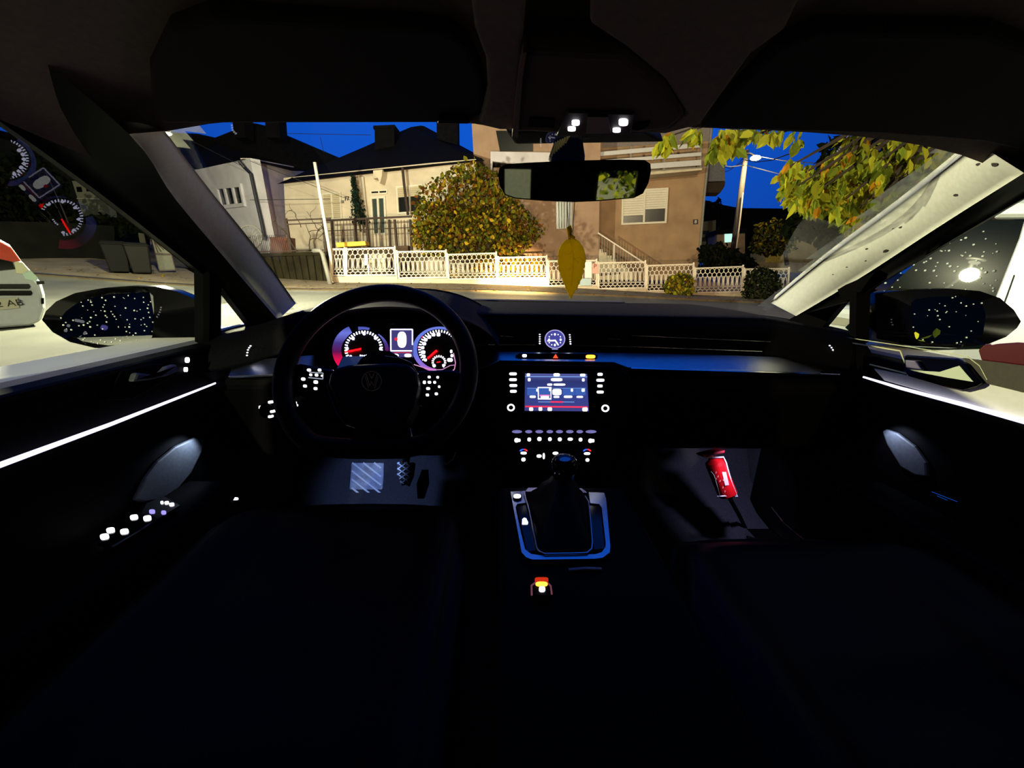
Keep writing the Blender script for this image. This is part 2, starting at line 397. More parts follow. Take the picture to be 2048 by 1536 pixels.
m_sg = GLASS('door_glass_passenger', (.93, .97, .94), 0, .45)
pane('window_3', PWR, [(1722, 690), (1724, 588), (1850, 512), (1978, 436), (2056, 392)], [V((.683, .3, 1.312)), V((.68, -.28, 1.325)), V((.80, -.28, .93)), V((.82, .5, .93))])
pane('window_4', PWL, [(429, 566), (505, 665), (431, 675)]); pane('window_5', PWR, [(1724, 586), (1693, 603), (1648, 660), (1708, 668)])
m_tint = GLASS('darkened_rear_glass', (.10, .11, .11), 0, .8)  # rear panes darkened to keep lamp light from behind out of the cabin
for nm_, sx in (('window_6', -1), ('window_7', 1)):
    b = MB(); b.add([(sx*.685, -.44, 1.325), (sx*.66, -1.2, 1.30), (sx*.79, -1.08, .95), (sx*.80, -.44, .95)], [[0, 1, 2, 3]]); struct(b.build(nm_, m_tint), 'dark rear side window')
# black corner pieces between the pillar trim and the quarter glass
for nm_, pl, P_ in (('trim_8', PWL, [(556, 641), (470, 540), (400, 470), (408, 547), (430, 566), (497, 652), (502, 664), (540, 700), (600, 690), (590, 650)]), ('trim_9', PWR, [(1592, 632), (1700, 566), (1760, 540), (1724, 587), (1693, 603), (1650, 655), (1640, 690), (1570, 690), (1560, 650)])):
    b = MB(); ppoly(b, pl, P_, -.012, .012); struct(b.build(nm_, m_black), 'black corner trim beside the quarter glass')
# floor, bulkhead, rear wall, sides below the sills
def floor_z(y): return .30 if y < .95 else .30+(y-.95)*.55 if y < 1.2 else .4375+(y-1.2)*2.2
b = MB(); b.grid(lambda u, v: (lambda y: (-.80+1.6*v, y, floor_z(y)))(-2.1+3.46*u), 40, 6, (0, 0, -.04)); struct(b.build('floor', m_carpet, smooth=True), 'carpeted floor of the car')
b = MB(); b.box((0, 1.46, .62), (1.66, .04, .64)); struct(b.build('wall_front', m_black), 'bulkhead behind the dashboard')
b = MB(); b.box((0, -2.14, .58), (1.62, .05, .72)); b.box((0, -2.14, 1.27), (1.62, .05, .26)); b.box((.05, -2.14, 1.04), (.5, .05, .22)); b.box((-.60, -2.14, 1.04), (.40, .05, .22)); b.box((.70, -2.14, 1.04), (.24, .05, .22)); struct(b.build('wall_back', m_black), 'rear wall of the cabin')
for sx in (-1, 1):
    b = MB(); b.prism([(sx*.77, -.24, .3), (sx*.77, -2.12, .3), (sx*.77, -2.12, 1.0), (sx*.77, -.24, .955)], (sx*.05, 0, 0)); struct(b.build('door_1' if sx < 0 else 'door_2', m_black), 'rear door of the car')
    b = MB(); b.prism([(sx*.79, 1.02, .28), (sx*.79, 1.48, .28), (sx*.79, 1.48, .95), (sx*.79, 1.02, .93)], (sx*.04, 0, 0)); struct(b.build('wall_left' if sx < 0 else 'wall_right', m_carpet), 'kick panel of the footwell')
# ================================================================== street and houses
def atg(px, py):
    d = ray(px, py); t = .5
    while t < 90:
        p = CAM+d*t
        if p.z < G(p.x, p.y): return p
        t += .02
    return CAM+d*90
m_brown = M('brown_render', (150, 122, 96), 0.95, var=0.16, scale=1.6, bump=0.2)
m_pink = M('pinkish_render', (156, 130, 112), 0.95, var=0.14, scale=1.8, bump=0.2)
m_lime = M('lime_washed_wall', (196, 184, 168), 0.95, var=0.12, scale=1.5, bump=0.15)
m_bluew = M('pale_grey_wall', (190, 188, 200), 0.95, var=0.12, scale=1.4, bump=0.15)
m_roof = M('dark_roof_tiles', (8, 8, 12), 0.9, var=0.4, scale=6, bump=0.6, spec=.08)
m_dark = M('dark_void', (10, 11, 13), 0.25)
m_wfr = M('white_window_paint', (205, 200, 188), 0.6, var=0.05)
m_shut = M('beige_shutter', (176, 164, 140), 0.8, var=0.06, scale=4)
m_conc = M('pale_concrete', (190, 180, 160), 0.95, var=0.12, scale=3, bump=0.3)
m_grn = M('dark_green_paint', (30, 48, 44), 0.6)
m_steel = M('white_painted_steel', (214, 206, 196), 0.5, var=0.06, scale=8)
m_brsteel = M('brown_painted_steel', (46, 30, 24), 0.7, var=0.2)
m_gsteel = M('grey_painted_steel', (120, 118, 114), 0.6, var=0.1)
m_bark = M('bark_dark', (54, 42, 32), 0.95, var=0.3, scale=10, bump=0.5)
m_moss = M('mossy_concrete', (30, 27, 16), 0.95, spec=.1, var=0.45, scale=2.5, bump=0.6)
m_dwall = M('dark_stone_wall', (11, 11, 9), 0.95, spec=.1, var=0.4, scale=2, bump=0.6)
L_y = [LEAFM('leaf_yellow', (160, 134, 36)), LEAFM('leaf_olive', (100, 96, 26)), LEAFM('leaf_green', (72, 82, 28)), LEAFM('leaf_brown', (104, 66, 28))]
L_t = [LEAFM('leaf_lime', (178, 174, 48), .45), LEAFM('leaf_green_light', (134, 148, 48), .45), LEAFM('leaf_orange', (196, 136, 36), .45)]
L_d = [LEAFM('leaf_dark', (18, 24, 13)), LEAFM('leaf_dark_olive', (26, 28, 14))]

def leaf(mb, p, s, R, droop=0.0, wid=.42):
    a = R @ V((0, 0, 0)); L = s; w = s*wid
    P = [V((0, 0, 0)), V((w*.8, L*.3, .06*s)), V((w*.75, L*.62, .05*s)), V((0, L, -.08*s)), V((-w*.75, L*.62, .05*s)), V((-w*.8, L*.3, .06*s))]
    mb.add([p+R @ q for q in P], [[0, 1, 2, 3], [0, 3, 4, 5]])
def rrot(droop=.5):
    # leaf's length axis (y) tends to hang down
    d = V((random.gauss(0, .6), random.gauss(0, .6), -droop+random.gauss(0, .5))).normalized()
    q = d.to_track_quat('Y', 'Z').to_matrix(); return q @ Matrix.Rotation(random.uniform(0, 6.28), 3, 'Y')
def inpoly(x, y, P):
    c = False; j = len(P)-1
    for i in range(len(P)):
        if (P[i][1] > y) != (P[j][1] > y) and x < (P[j][0]-P[i][0])*(y-P[i][1])/(P[j][1]-P[i][1])+P[i][0]: c = not c
        j = i
    return c
def scatter(P, n, y0, y1):
    xs = [p[0] for p in P]; ys = [p[1] for p in P]; out = []
    while len(out) < n:
        x, y = random.uniform(min(xs), max(xs)), random.uniform(min(ys), max(ys))
        if inpoly(x, y, P): out.append(aty(x, y, random.uniform(y0, y1)))
    return out
def foliage(name, parent, pts, size, mats, wts, droop=.5, wid=.42):
    mb = MB()
    for p in pts: mb.k = random.choices(range(len(mats)), wts)[0]; leaf(mb, p, size*random.uniform(.6, 1.25), rrot(droop), wid=wid)
    return mb.build(name, mats, parent)
def winq(parent, pl, q, cols, rows, mf, mp, fw=.06, dep=.10, shutter=None, ms=None, label=None):
    Qq = Q(pl, *q); W_, H_ = Qq.size(); a, c = fw/W_, fw/H_
    mb = MB()
    Qq.box(mb, 0, 0, 1, c, -.02, dep); Qq.box(mb, 0, 1-c, 1, 1, -.02, dep); Qq.box(mb, 0, c, a, 1-c, -.02, dep); Qq.box(mb, 1-a, c, 1, 1-c, -.02, dep)
    for i in range(1, cols): Qq.box(mb, i/cols-a/2, c, i/cols+a/2, 1-c, -.02, dep)
    for i in range(1, rows): Qq.box(mb, a, i/rows-c/2, 1-a, i/rows+c/2, -.02, dep)
    o = mb.build('window', mf, parent)
    mb = MB(); Qq.box(mb, a, c, 1-a, 1-c, .0, .02); mb.build('pane', mp, o)
    if shutter:
        mb = MB()
        for (u0, u1, v1) in shutter:
            k = max(3, int(v1*14))
            for i in range(k): Qq.box(mb, u0+a*.5, c+(v1-c)*i/k, u1-a*.5, c+(v1-c)*(i+.92)/k, .02, dep*.6)
        mb.build('roller_shutter', ms, o)
    return o
def slab(mb, pts, back):                            # outline with its own depth at every corner, thickened
    return mb.prism([aty(*p) for p in pts], back)

# ---- brown two-storey house
PTR = wallpl((1198, 530), 21.3, (1395, 530), 20.4); PTL = wallpl((1060, 530), 20.3, (1198, 530), 19.9)
h = thing('house', 'brown rendered two-storey house with a slatted balcony behind the hanging leaf', 'house', aty(1240, 560, 21))
b = MB(); ppoly(b, PTR, [(1190, 190), (1429, 196), (1393, 560), (1190, 560)], -7, 0); b.build('wall', m_brown, h)
b = MB(); ppoly(b, PTL, [(940, 190), (1203, 190), (1196, 562), (962, 562)], -1.6, 0); b.build('stair_tower', m_pink, h)
winq(h, PTR, ((1243.5, 381), (1336, 376), (1332, 446.5), (1242, 450.5)), 2, 1, m_wfr, m_dark, .09, .12, [(0, .5, .74), (.5, 1, .58)], m_wfr)
winq(h, PTL, ((1112, 398), (1145, 397), (1144, 457), (1113, 458)), 1, 1, m_dark, m_dark, .05, .06)
b = MB(); Qg = Q(PTL, (1112, 398), (1145, 397), (1144, 457), (1113, 458))
for i in range(1, 6): Qg.box(b, i/6-.02, .02, i/6+.02, .98, .06, .09)
b.build('window_grille', M('grille_dark', (52, 52, 50), .7), h)
PBL = Pl(PTR.at(1300, 300, 1.1), PTR.n)
b = MB(); ppoly(b, PBL, [(1120, 352), (1160, 352), (1404, 334), (1404, 340), (1160, 362), (1120, 362)], -1.2, 0); b.build('balcony_slab', m_conc, h)
b = MB()
for (l0, l1, r0, r1) in ((301, 309, 286, 295), (317, 324, 305, 312), (331, 341, 320, 331)):
    ppoly(b, PBL, [(1150, l0+8), (1402, r0), (1402, r1), (1150, l1+8)], 0, .05)
bb = b.build('balcony_boards', M('grey_white_boards', (188, 188, 196), .7, var=.05), h)
b = MB()
for x, t, u in ((1190, 296, 352), (1262, 292, 345), (1329, 288, 342), (1402, 282, 335)): bar(b, PBL, (x, t), (x-1, u), 3, -.06, 0)
bar(b, PBL, (1150, 353), (1403, 335), 2, 0, .05); b.build('balcony_post', m_gsteel, h)
b = MB(); ppoly(b, PTR, [(1205, 240), (1424, 236), (1418, 282), (1205, 296)], 0, .02); b.build('upper_wall', M('grey_render', (120, 112, 112), .95, var=.1), h)
b = MB(); PB2 = Pl(PTL.at(1030, 310, .9), PTL.n); ppoly(b, PB2, [(981, 303), (1100, 305), (1100, 336), (981, 322)], -.15, 0); ppoly(b, PB2, [(981, 322), (985, 322), (984, 340), (981, 340)], -.15, 0)
b.build('balcony_parapet', m_bluew, h)
b = MB(); ppoly(b, PTL, [(984, 321), (1012, 321), (1012, 335), (984, 335)], .01, .06); ppoly(b, PTL, [(992, 262), (1066, 262), (1066, 303), (1000, 303)], .01, .05); b.build('dark_opening', m_dark, h)
b = MB(); Qn = Q(PTR, (1386, 439), (1396, 438.5), (1396, 448.5), (1386, 449)); Qn.box(b, 0, 0, 1, 1, .0, .02); npl = b.build('number_plate', M('plate_dark_blue', (24, 22, 40), .5), h)
b = MB(); b.text('8', .22, Qn.p(.5, .5, .021), Qn.p(1, .5)-Qn.p(0, .5), Qn.p(.5, 0)-Qn.p(.5, 1), .002); b.build('digit', m_wfr, npl)
b = MB(); b.tube([PTR.at(1425, 240, .1), PTR.at(1409, 390, .1), PTR.at(1396, 545, .1)], .06, 8); b.build('drainpipe', m_gsteel, h)
# stairs and railing beside it
st = thing('outdoor_stairs', 'concrete steps with a sloping metal railing against the brown house', 'stairs', aty(1240, 560, 19.6))
PS = Pl(aty(1240, 520, 19.4), PTR.n); b = MB()
for i in range(8): ppoly(b, PS, [(1198, 498+i*6.5), (1206+i*9, 498+i*6.5), (1206+i*9, 560), (1198, 560)], -1.1, -.15-.02*i) if i % 1 == 0 else 0
b.build('steps', m_conc, st)
b = MB(); bar(b, PS, (1196, 466), (1290, 527), 2.6, 0, .05); bar(b, PS, (1228, 489), (1227, 545), 2.4, 0, .05); b.build('handrail', m_steel, st)
b = MB()
for i in range(17): x = 1199+i*5.2; bar(b, PS, (x, 468+(x-1196)*.65), (x-.6, 500+(x-1196)*.65), 1.1, 0, .02)
b.build('baluster', m_gsteel, st)

# ---- house number 77
P77 = wallpl((575, 500), 21.0, (950, 500), 19.2)
h = thing('house', 'pale single-storey house numbered 77 behind the dark terrace railing', 'house', aty(740, 540, 20.5))
b = MB(); ppoly(b, P77, [(567, 356), (860, 326), (952, 318), (955, 560), (577, 560)], -3, 0); b.build('wall', m_lime, h)
b = MB(); slab(b, [(554, 368, 20.4), (620, 338, 22.5), (679, 316, 24), (748, 285, 24.5), (822, 254, 24.5), (842, 251, 24.5), (873, 270, 24), (952, 310, 21.5), (964, 322, 18.9), (860, 329, 19.0), (700, 350, 19.8)], (0.1, .4, .1)); b.build('roof', m_roof, h)
for (x0, x1, yt) in ((749, 788, 251), (873, 915, 232)):
    b = MB(); PC = Pl(aty(x0, 280, 22.3), (0, -1, 0)); ppoly(b, PC, [(x0, yt), (x1, yt-1), (x1+1, 305), (x0+1, 310)], -.9, 0)
    if yt > 240: ppoly(b, PC, [(x0-2, yt+1), (x1+2, yt-1), (x1+2, yt+5), (x0-2, yt+7)], -.95, .05)
    b.build('chimney', m_roof, h)
winq(h, P77, ((645, 387), (683, 384), (686, 440), (650, 442)), 2, 1, m_wfr, m_dark, .07, .08, [(0, .5, .96), (.5, 1, .96)], m_shut)
winq(h, P77, ((793, 373), (846, 369), (848, 425), (796, 429)), 2, 1, m_wfr, m_dark, .08, .08, [(0, .5, .40), (.5, 1, .40)], m_shut)
winq(h, P77, ((741, 381), (776, 379), (776, 388), (742, 390)), 2, 1, m_wfr, m_dark, .06, .06)
d = winq(h, P77, ((741, 394), (772, 392), (775, 470), (746, 472)), 2, 1, m_wfr, m_grn, .10, .08); d.name = 'entrance_door'
b = MB(); Qd = Q(P77, (741, 394), (772, 392), (775, 470), (746, 472)); Qd.box(b, .05, .82, .95, .97, .02, .10); b.build('door_panel', m_wfr, d)
b = MB(); Qd.box(b, .80, .52, .86, .56, .08, .12); b.build('door_handle', m_gsteel, d)
o_ = P77.at(693.4, 397.6, .03); xa = P77.at(700, 397, .03)-P77.at(690, 397.6, .03); b = MB(); b.text('77', .26, o_, xa, UP, .02); b.build('house_number', M('dark_numerals', (40, 34, 30), .7), h)
b = MB(); Qm = Q(P77, (684, 401), (688, 401), (688, 406), (684, 406)); Qm.box(b, 0, 0, 1, 1, 0, .1); b.build('letter_box', m_gsteel, h)
b = MB(); b.tube([P77.at(724.5, 354, .12), P77.at(729, 400, .12), P77.at(734, 440, .12)], .07, 8); b.build('drainpipe', m_wfr, h)
b = MB(); b.tube([P77.at(805, 336, .5), P77.at(808, 366, .5), P77.at(812, 400, .5), P77.at(816, 430, .5)], .06, 8); b.build('dark_pipe', m_brsteel, h)
b = MB(); ppoly(b, P77, [(757, 346), (775, 344), (774, 356), (770, 371), (766, 360), (757, 362)], .0, .5); b.build('porch_bracket', m_lime, h)
t = thing('conifer', 'slim dark conifer beside the door of house 77', 'tree', aty(719, 452, 19.6))
PC = aty(719, 445, 19.6); b = MB(); b.tube([PC-UP*.4, PC+UP*.9], .05, 6); b.build('trunk', m_bark, t)
foliage('foliage', t, [PC+UP*(1.95*k)+V((random.gauss(0, .17*(1.05-k)), random.gauss(0, .17*(1.05-k)), 0)) for k in [random.random() for _ in range(650)]], .14, [LEAFM('conifer_green', (34, 52, 44))], [1])
r_ = thing('terrace_railing', 'dark steel railing in front of house 77', 'railing', aty(740, 500, 18.4))
PR = wallpl((661, 480), 18.6, (824, 480), 17.8); b = MB()
bar(b, PR, (650, 441.5), (824, 433), 4, 0, .06); bar(b, PR, (650, 462), (824, 455), 1.6, 0, .03); b.build('rail', m_brsteel, r_)
for xa_, xb_ in ((663, 667), (710, 713), (733, 738), (778, 781), (789, 794), (820, 823)): b = MB(); bar(b, PR, (xa_, 439), (xb_, 500), 4, -.05, .03); b.build('post', m_brsteel, r_)
b = MB()
for i in range(24): x = 668+i*6.4; bar(b, PR, (x, 440), (x+3, 498), .7, 0, .02)
b.build('baluster', m_brsteel, r_)
PTW = Pl(aty(740, 530, 17.6), (0, -1, 0)); b = MB(); ppoly(b, PTW, [(652, 497), (816, 491), (816, 575), (652, 575)], -.5, 0); tag(b.build('terrace_wall', M('terrace_brown', (70, 54, 42), .95, var=.35, scale=2, bump=.4)), 'brown terrace wall below the dark railing of house 77', 'wall')
b = MB(); Qs = Q(Pl(aty(700, 488, 16.6), (0, -1, 0)), (671, 485), (730, 482), (732, 491), (673, 495)); Qs.box(b, 0, 0, 1, 1, -.5, 0)
tag(b.build('yellow_lit_box', M('yellow_light_tint', (240, 196, 70), .7, var=.15, scale=3), bevel=.03), 'box behind the first white fence panel, yellow light put into its colour', 'cover')  # yellow light falling on the thing is put into its colour
b = MB(); Qs = Q(Pl(aty(760, 525, 15.7), (0, -1, 0)), (737, 508), (771, 503), (772, 543), (741, 546)); Qs.box(b, 0, 0, 1, 1, -.4, 0)
tag(b.build('grey_box', M('pale_box', (168, 164, 150), .8, var=.1), bevel=.02), 'pale grey box standing behind the fence gate', 'box')

# ---- house on the left corner
PLF = wallpl((505, 450), 19.6, (350, 450), 25.0); PLS = wallpl((528, 450), 19.6, (612, 450), 25.0)
h = thing('house', 'pale grey corner house with a dark hipped roof and two chimneys', 'house', aty(500, 520, 21))
b = MB(); ppoly(b, PLF, [(300, 352), (400, 338), (500, 316), (530, 470), (540, 520), (300, 520)], -.4, 0)
b.build('wall', m_bluew, h)
b = MB(); ppoly(b, PLS, [(500, 316), (613, 338), (616, 520), (541, 520)], -.4, 0); b.build('side_wall', M('pinkish_white_wall', (206, 190, 190), .95, var=.12, scale=1.4), h)
b = MB(); slab(b, [(270, 262, 27), (388, 267, 26), (428, 276, 25.5), (461, 263, 25.5), (506, 246, 25.5), (530, 252, 25.5), (560, 267, 25.5), (680, 318, 26), (612, 342, 24.6), (486, 317.5, 19.0), (400, 340, 22.5), (270, 370, 26.5)], (0, .4, .1)); b.build('roof', m_roof, h)
for (x0, x1) in ((464, 488), (529, 557)):
    b = MB(); PC = Pl(aty(x0, 262, 24.0), (0, -1, 0)); ppoly(b, PC, [(x0, 226), (x1-1, 226), (x1+3, 275), (x0+3, 275)], -.8, 0); b.build('chimney', m_roof, h)
winq(h, PLF, ((434, 372), (484, 367), (493, 413), (446, 418)), 3, 1, m_bluew, m_dark, .16, .1)
b = MB(); b.tube([PLF.at(478, 322, .3), PLF.at(490, 336, .15), PLF.at(502, 348, .12), PLF.at(512, 395, .12), PLF.at(525, 452, .12), PLF.at(530, 480, .12)], .075, 8); b.build('drainpipe', M('drainpipe_dark', (26, 30, 44), .6), h)

# ---- fence of the front yard: one object per panel
m_fence = m_steel
FP = Pl((0, 15, .5), (0, -1, 0))
def fence_panel(q, label, cols, gate=False):
    t = thing('fence_section', label, 'fence', Q(FP, *q).p(.5, 1), 'white lattice fence panels')
    Qf = Q(FP, *q); w_, h_ = Qf.size(); a, c = .045/w_, .045/h_
    mb = MB(); Qf.box(mb, 0, 0, 1, c, -.04, 0); Qf.box(mb, 0, 1-c, 1, 1, -.04, 0); Qf.box(mb, 0, c, a, 1-c, -.04, 0); Qf.box(mb, 1-a, c, 1, 1-c, -.04, 0)
    mb.build('frame', m_fence, t)
    mb = MB(); cw = (1-2*a)/cols; R_ = .011
    def ring(u, v, ru, rv, n=10, a0=0, a1=2*math.pi):
        full = a1-a0 > 6.2; N = n if full else n+1
        mb.tube([Qf.p(u+ru*math.cos(a0+(a1-a0)*i/n), v+rv*math.sin(a0+(a1-a0)*i/n), -.02) for i in range(N)], R_, 4, closed=full)
    for i in range(cols):
        u = a+(i+.5)*cw
        ring(u, .15, cw*.5, .10, 8); ring(u+cw*.5, .30, cw*.5, .09, 8) if i < cols-1 else 0
        ring(u, .56, cw*.33, .22, 10); ring(u, .82, cw*.5, .055, 8)
        ring(u+cw*.5, .90, cw*.5, .06, 8) if i < cols-1 else 0
        if i: Qf.box(mb, a+i*cw-.006, .36, a+i*cw+.006, .78, -.03, -.01)
    mb.build('lattice', m_fence, t)
    for u in (0, 1):
        mb = MB(); mb.tube([Qf.p(u, -.04, -.05), Qf.p(u, 1.01, -.05)], .032, 8); mb.build('post', m_fence, t)
    if gate:
        mb = MB(); Qf.box(mb, .38, .22, .45, .62, 0, .05); mb.build('gate_latch', m_wfr, t)
        mb = MB(); Qf.box(mb, .44, .6, .47, 1.0, 0, .03); mb.build('drop_bolt', m_fence, t)
    return t
fence_panel(((662, 497), (688, 496.5), (690, 552), (664, 552)), 'narrow white lattice fence piece beside the tall white pole', 3)
fence_panel(((692, 497), (789, 494), (792, 551), (692, 552)), 'white fence gate with a latch in front of the pale grey box', 9, True)
fence_panel(((793, 502.5), (892, 500.7), (895, 556), (797, 557.5)), 'white fence panel next to the latched gate', 10)
fence_panel(((894, 508), (992.5, 505), (994, 558.5), (896.5, 560)), 'white fence panel below the big yellowing shrub', 10)
fence_panel(((996, 514), (1094, 512), (1095, 557), (994.7, 557.5)), 'white fence panel above the brightest headlight patch', 10)
fence_panel(((1096, 521), (1194, 519.5), (1194, 571.5), (1096, 573)), 'white fence panel behind the hanging yellow leaf, carrying notices', 10)
fence_panel(((1196.5, 524.7), (1292, 522.5), (1291.5, 577), (1196.5, 579)), 'white fence panel in front of the outdoor stairs', 10)
fence_panel(((1294, 530), (1389, 527), (1387, 582), (1293, 583.5)), 'white fence panel half covered by the small yellow bush', 10)
fence_panel(((1390.5, 535.6), (1488, 531.7), (1484.5, 585), (1389, 587)), 'white fence panel in front of the dark gap beside the brown house', 10)
fence_panel(((1490, 537), (1580, 536), (1577, 588), (1487, 588)), 'last fence panel, behind the dark green shrub', 9)
b = MB()
for i, (x0, x1, t0, t1, b0, b1) in enumerate(((655, 692, 553, 553, 572, 572), (692, 795, 552, 552, 572, 574), (795, 896, 558, 557, 575, 576), (896, 995, 560.5, 559, 577, 579), (995, 1096, 558, 557.5, 580, 582), (1096, 1195, 573.5, 572, 583, 585), (1195, 1292, 579.5, 577.5, 587, 590), (1292, 1389, 584, 583, 592, 595), (1389, 1486, 587.5, 585.5, 598, 600), (1486, 1600, 588.5, 588.5, 602, 604))):
    ppoly(b, FP, [(x0, t0), (x1, t1), (x1, b1+14), (x0, b0+14)], -.22, .03)
tag(b.build('fence_plinth', m_conc), 'stepped pale concrete plinth under the white fence', 'wall')
n_ = 0
for q, m_, lab, tx in ((((1170, 523), (1183, 523), (1183, 556), (1169, 556)), M('white_notice', (214, 222, 232), .6), 'white notice board on the fence beside the hanging leaf', None),
                       (((1160, 557), (1182, 557), (1182, 571), (1160, 571)), M('pale_blue_notice', (170, 196, 208), .6), 'pale blue notice board low on the fence', None),
                       (((1184, 527), (1195, 527), (1195, 547), (1184, 547)), M('pink_notice', (214, 160, 150), .6), 'small pink sign with a letter P on the fence', 'P')):
    Qs = Q(FP, *q); b = MB(); Qs.box(b, 0, 0, 1, 1, .015, .04); s_ = tag(b.build('notice_sign', m_), lab, 'sign')
    if tx: b = MB(); b.text(tx, .22, Qs.p(.5, .3, .041), (1, 0, 0), (0, 0, 1), .002); b.build('lettering', M('sign_letter', (60, 30, 50), .7), s_)
# garden table behind the fence
t = thing('garden_table', 'small dark garden table behind the white fence near the stairs', 'table', aty(1218, 580, 16.2))
PT = Pl(aty(1218, 550, 16.2), (0, -1, 0)); b = MB(); ppoly(b, PT, [(1199, 547), (1239, 543), (1239, 548), (1199, 552)], -.5, .2); b.build('tabletop', m_brsteel, t)
for x in (1208, 1226): b = MB(); bar(b, PT, (x, 549), (x-1, 577), 3, -.1, 0); b.build('leg', m_brsteel, t)

# ---- left of the fence: plank wall, railing, vines, poles
PM = Pl(aty(570, 540, 15.4), (0, -1, 0)); Qw = Q(PM, (470, 508), (654, 503), (660, 564), (490, 562)); b = MB()
Qw.box(b, 0, 0, 1, .12, -.3, .05)
for i in range(13): Qw.box(b, i/13+.006, .12, (i+1)/13-.006, 1.2, -.2-.02*(i % 3), random.uniform(-.03, .03))
tag(b.build('retaining_wall', m_moss, bevel=.01), 'mossy dark retaining wall of upright concrete planks', 'wall')
r_ = thing('garden_railing', 'brown steel railing on top of the mossy retaining wall', 'railing', aty(610, 505, 15.8))
PR = Pl(aty(610, 470, 15.8), (0, -1, 0)); b = MB(); bar(b, PR, (571, 441), (662, 437), 3, 0, .05); bar(b, PR, (573, 449), (660, 445), 2.2, 0, .04); bar(b, PR, (470, 505), (652, 500), 2.5, 0, .05); b.build('rail', m_brsteel, r_)
for xa_, xb_, w_ in ((571, 583, 5), (646, 652, 4.5)): b = MB(); bar(b, PR, (xa_, 437), (xb_, 509), w_, -.05, .03); b.build('post', m_brsteel, r_)
b = MB()
for i in range(26): x = 476+i*3.8; bar(b, PR, (x-6, 470), (x+3, 506), .6, 0, .015)
b.build('wire_mesh', m_brsteel, r_)
t = thing('bare_vine', 'leafless twisted vine on the brown railing', 'vine', aty(612, 500, 15.7)); b = MB()
def wander(p, d, L, r0_, k):
    pts = [V(p)]; d = V(d)
    for i in range(7):
        d = (d+V((random.gauss(0, .35), random.gauss(0, .1), random.gauss(0, .35)))).normalized(); pts.append(pts[-1]+d*L/7)
        if k and i in (2, 4): wander(pts[-1], d+V((random.gauss(0, .9), 0, random.gauss(0, .7))), L*.65, r0_*.6, k-1)
    b.tube(pts, [r0_*(1-.1*i) for i in range(8)], 5)
for x in (594, 612, 630): wander(aty(x, 502, 15.65), (random.gauss(0, .4), 0, 1), 1.15, .028, 2)
wander(aty(602, 455, 15.9), (.2, 0, 1), .9, .016, 1)
b.build('vine_stem', m_bark, t)
t = thing('wagon_wheel', 'thin old spoked wheel leaning behind the mossy wall', 'wheel', aty(500, 500, 16.2)); PW = Pl(aty(500, 476, 16.2), (0, -1, 0)); b = MB()
pring(b, PW, 500, 475, 26, 25, 2.2, 0, .05, 24); b.build('rim', m_gsteel, t); b = MB()
for i in range(8): an = i*math.pi/8+.2; bar(b, PW, (500-25*math.cos(an), 475-24*math.sin(an)), (500+25*math.cos(an), 475+24*math.sin(an)), .9, .01, .03)
b.build('spoke', m_gsteel, t)
b = MB(); Qs = Q(Pl(aty(560, 485, 17), (0, -1, 0)), (540, 474), (578, 475), (580, 506), (540, 506)); Qs.box(b, 0, 0, 1, 1, -.5, 0); tag(b.build('brick_pier', M('red_brick', (92, 54, 44), .9, var=.3, scale=5, bump=.4)), 'low reddish brick pier behind the mossy wall', 'pier')
t = tag(MB().tube([aty(629.5, 325, 14.9), aty(644, 412, 14.85), aty(661, 512, 14.8), aty(663, 560, 14.8)], .055, 12).build('pole', m_steel, smooth=True), 'tall thin white pole at the left end of the fence', 'pole')
t = tag(MB().tube([aty(626, 501.5, 14.4), aty(640, 501, 14.4), aty(645, 508, 14.4), aty(652, 535, 14.3), aty(661, 570, 14.2)], .075, 12).build('bent_pipe', m_gsteel, smooth=True), 'short leaning grey pipe with a bent top by the mossy wall', 'pipe')

# ---- shrubs in the yard
def shrub(name, label, base, polys, n, y0, y1, size, mats, wts, stems=7, droop=.6, rise=.6):
    t = thing(name, label, 'shrub', base); pts = []
    for P_, k in polys: pts += scatter(P_, int(n*k), y0, y1)
    foliage('foliage', t, pts, size, mats, wts, droop)
    mb = MB(); base = V(base)
    for i in range(stems): q = random.choice(pts); mb.tube([base+V((random.uniform(-.2, .2), random.uniform(-.2, .2), 0)), base.lerp(q, .5)+V((0, 0, .15)), q], [.03, .022, .006], 5)
    mb.build('branch', m_bark, t); return t
shrub('shrub', 'big yellowing shrub in front of the brown house, behind the fence', aty(950, 540, 16.8),
      [([(822, 440), (838, 380), (900, 335), (945, 318), (1000, 345), (1045, 410), (1090, 455), (1080, 475), (1040, 510), (960, 512), (860, 508), (822, 480)], .62), ([(830, 400), (880, 400), (1000, 420), (1060, 460), (1030, 512), (850, 512), (825, 470)], .38)], 5200, 16.2, 18.2, .19, L_y, [.3, .45, .3, .22], 26)
shrub('shrub', 'low flowering yellow plants at the foot of the big shrub', aty(1020, 565, 15.6), [([(900, 535), (960, 520), (1020, 512), (1080, 520), (1092, 556), (900, 558)], 1)], 900, 15.3, 16.0, .13, [L_y[0], L_t[2], L_y[1]], [.6, .3, .2], 12)
shrub('shrub', 'small round yellow-green bush spilling over the white fence', aty(1358, 596, 14.6), [([(1326, 575), (1340, 552), (1360, 542), (1384, 552), (1390, 580), (1378, 596), (1335, 594)], 1)], 900, 14.3, 14.85, .13, [L_y[0], L_y[2], L_t[0]], [.3, .4, .4], 8)
shrub('shrub', 'dark green shrub in front of the last fence panel', aty(1520, 606, 14.2), [([(1484, 600), (1492, 550), (1520, 532), (1552, 540), (1566, 580), (1545, 608)], 1)], 1500, 13.8, 14.6, .11, [LEAFM('shrub_dark', (52, 60, 34)), L_d[0]], [.6, .4], 9)
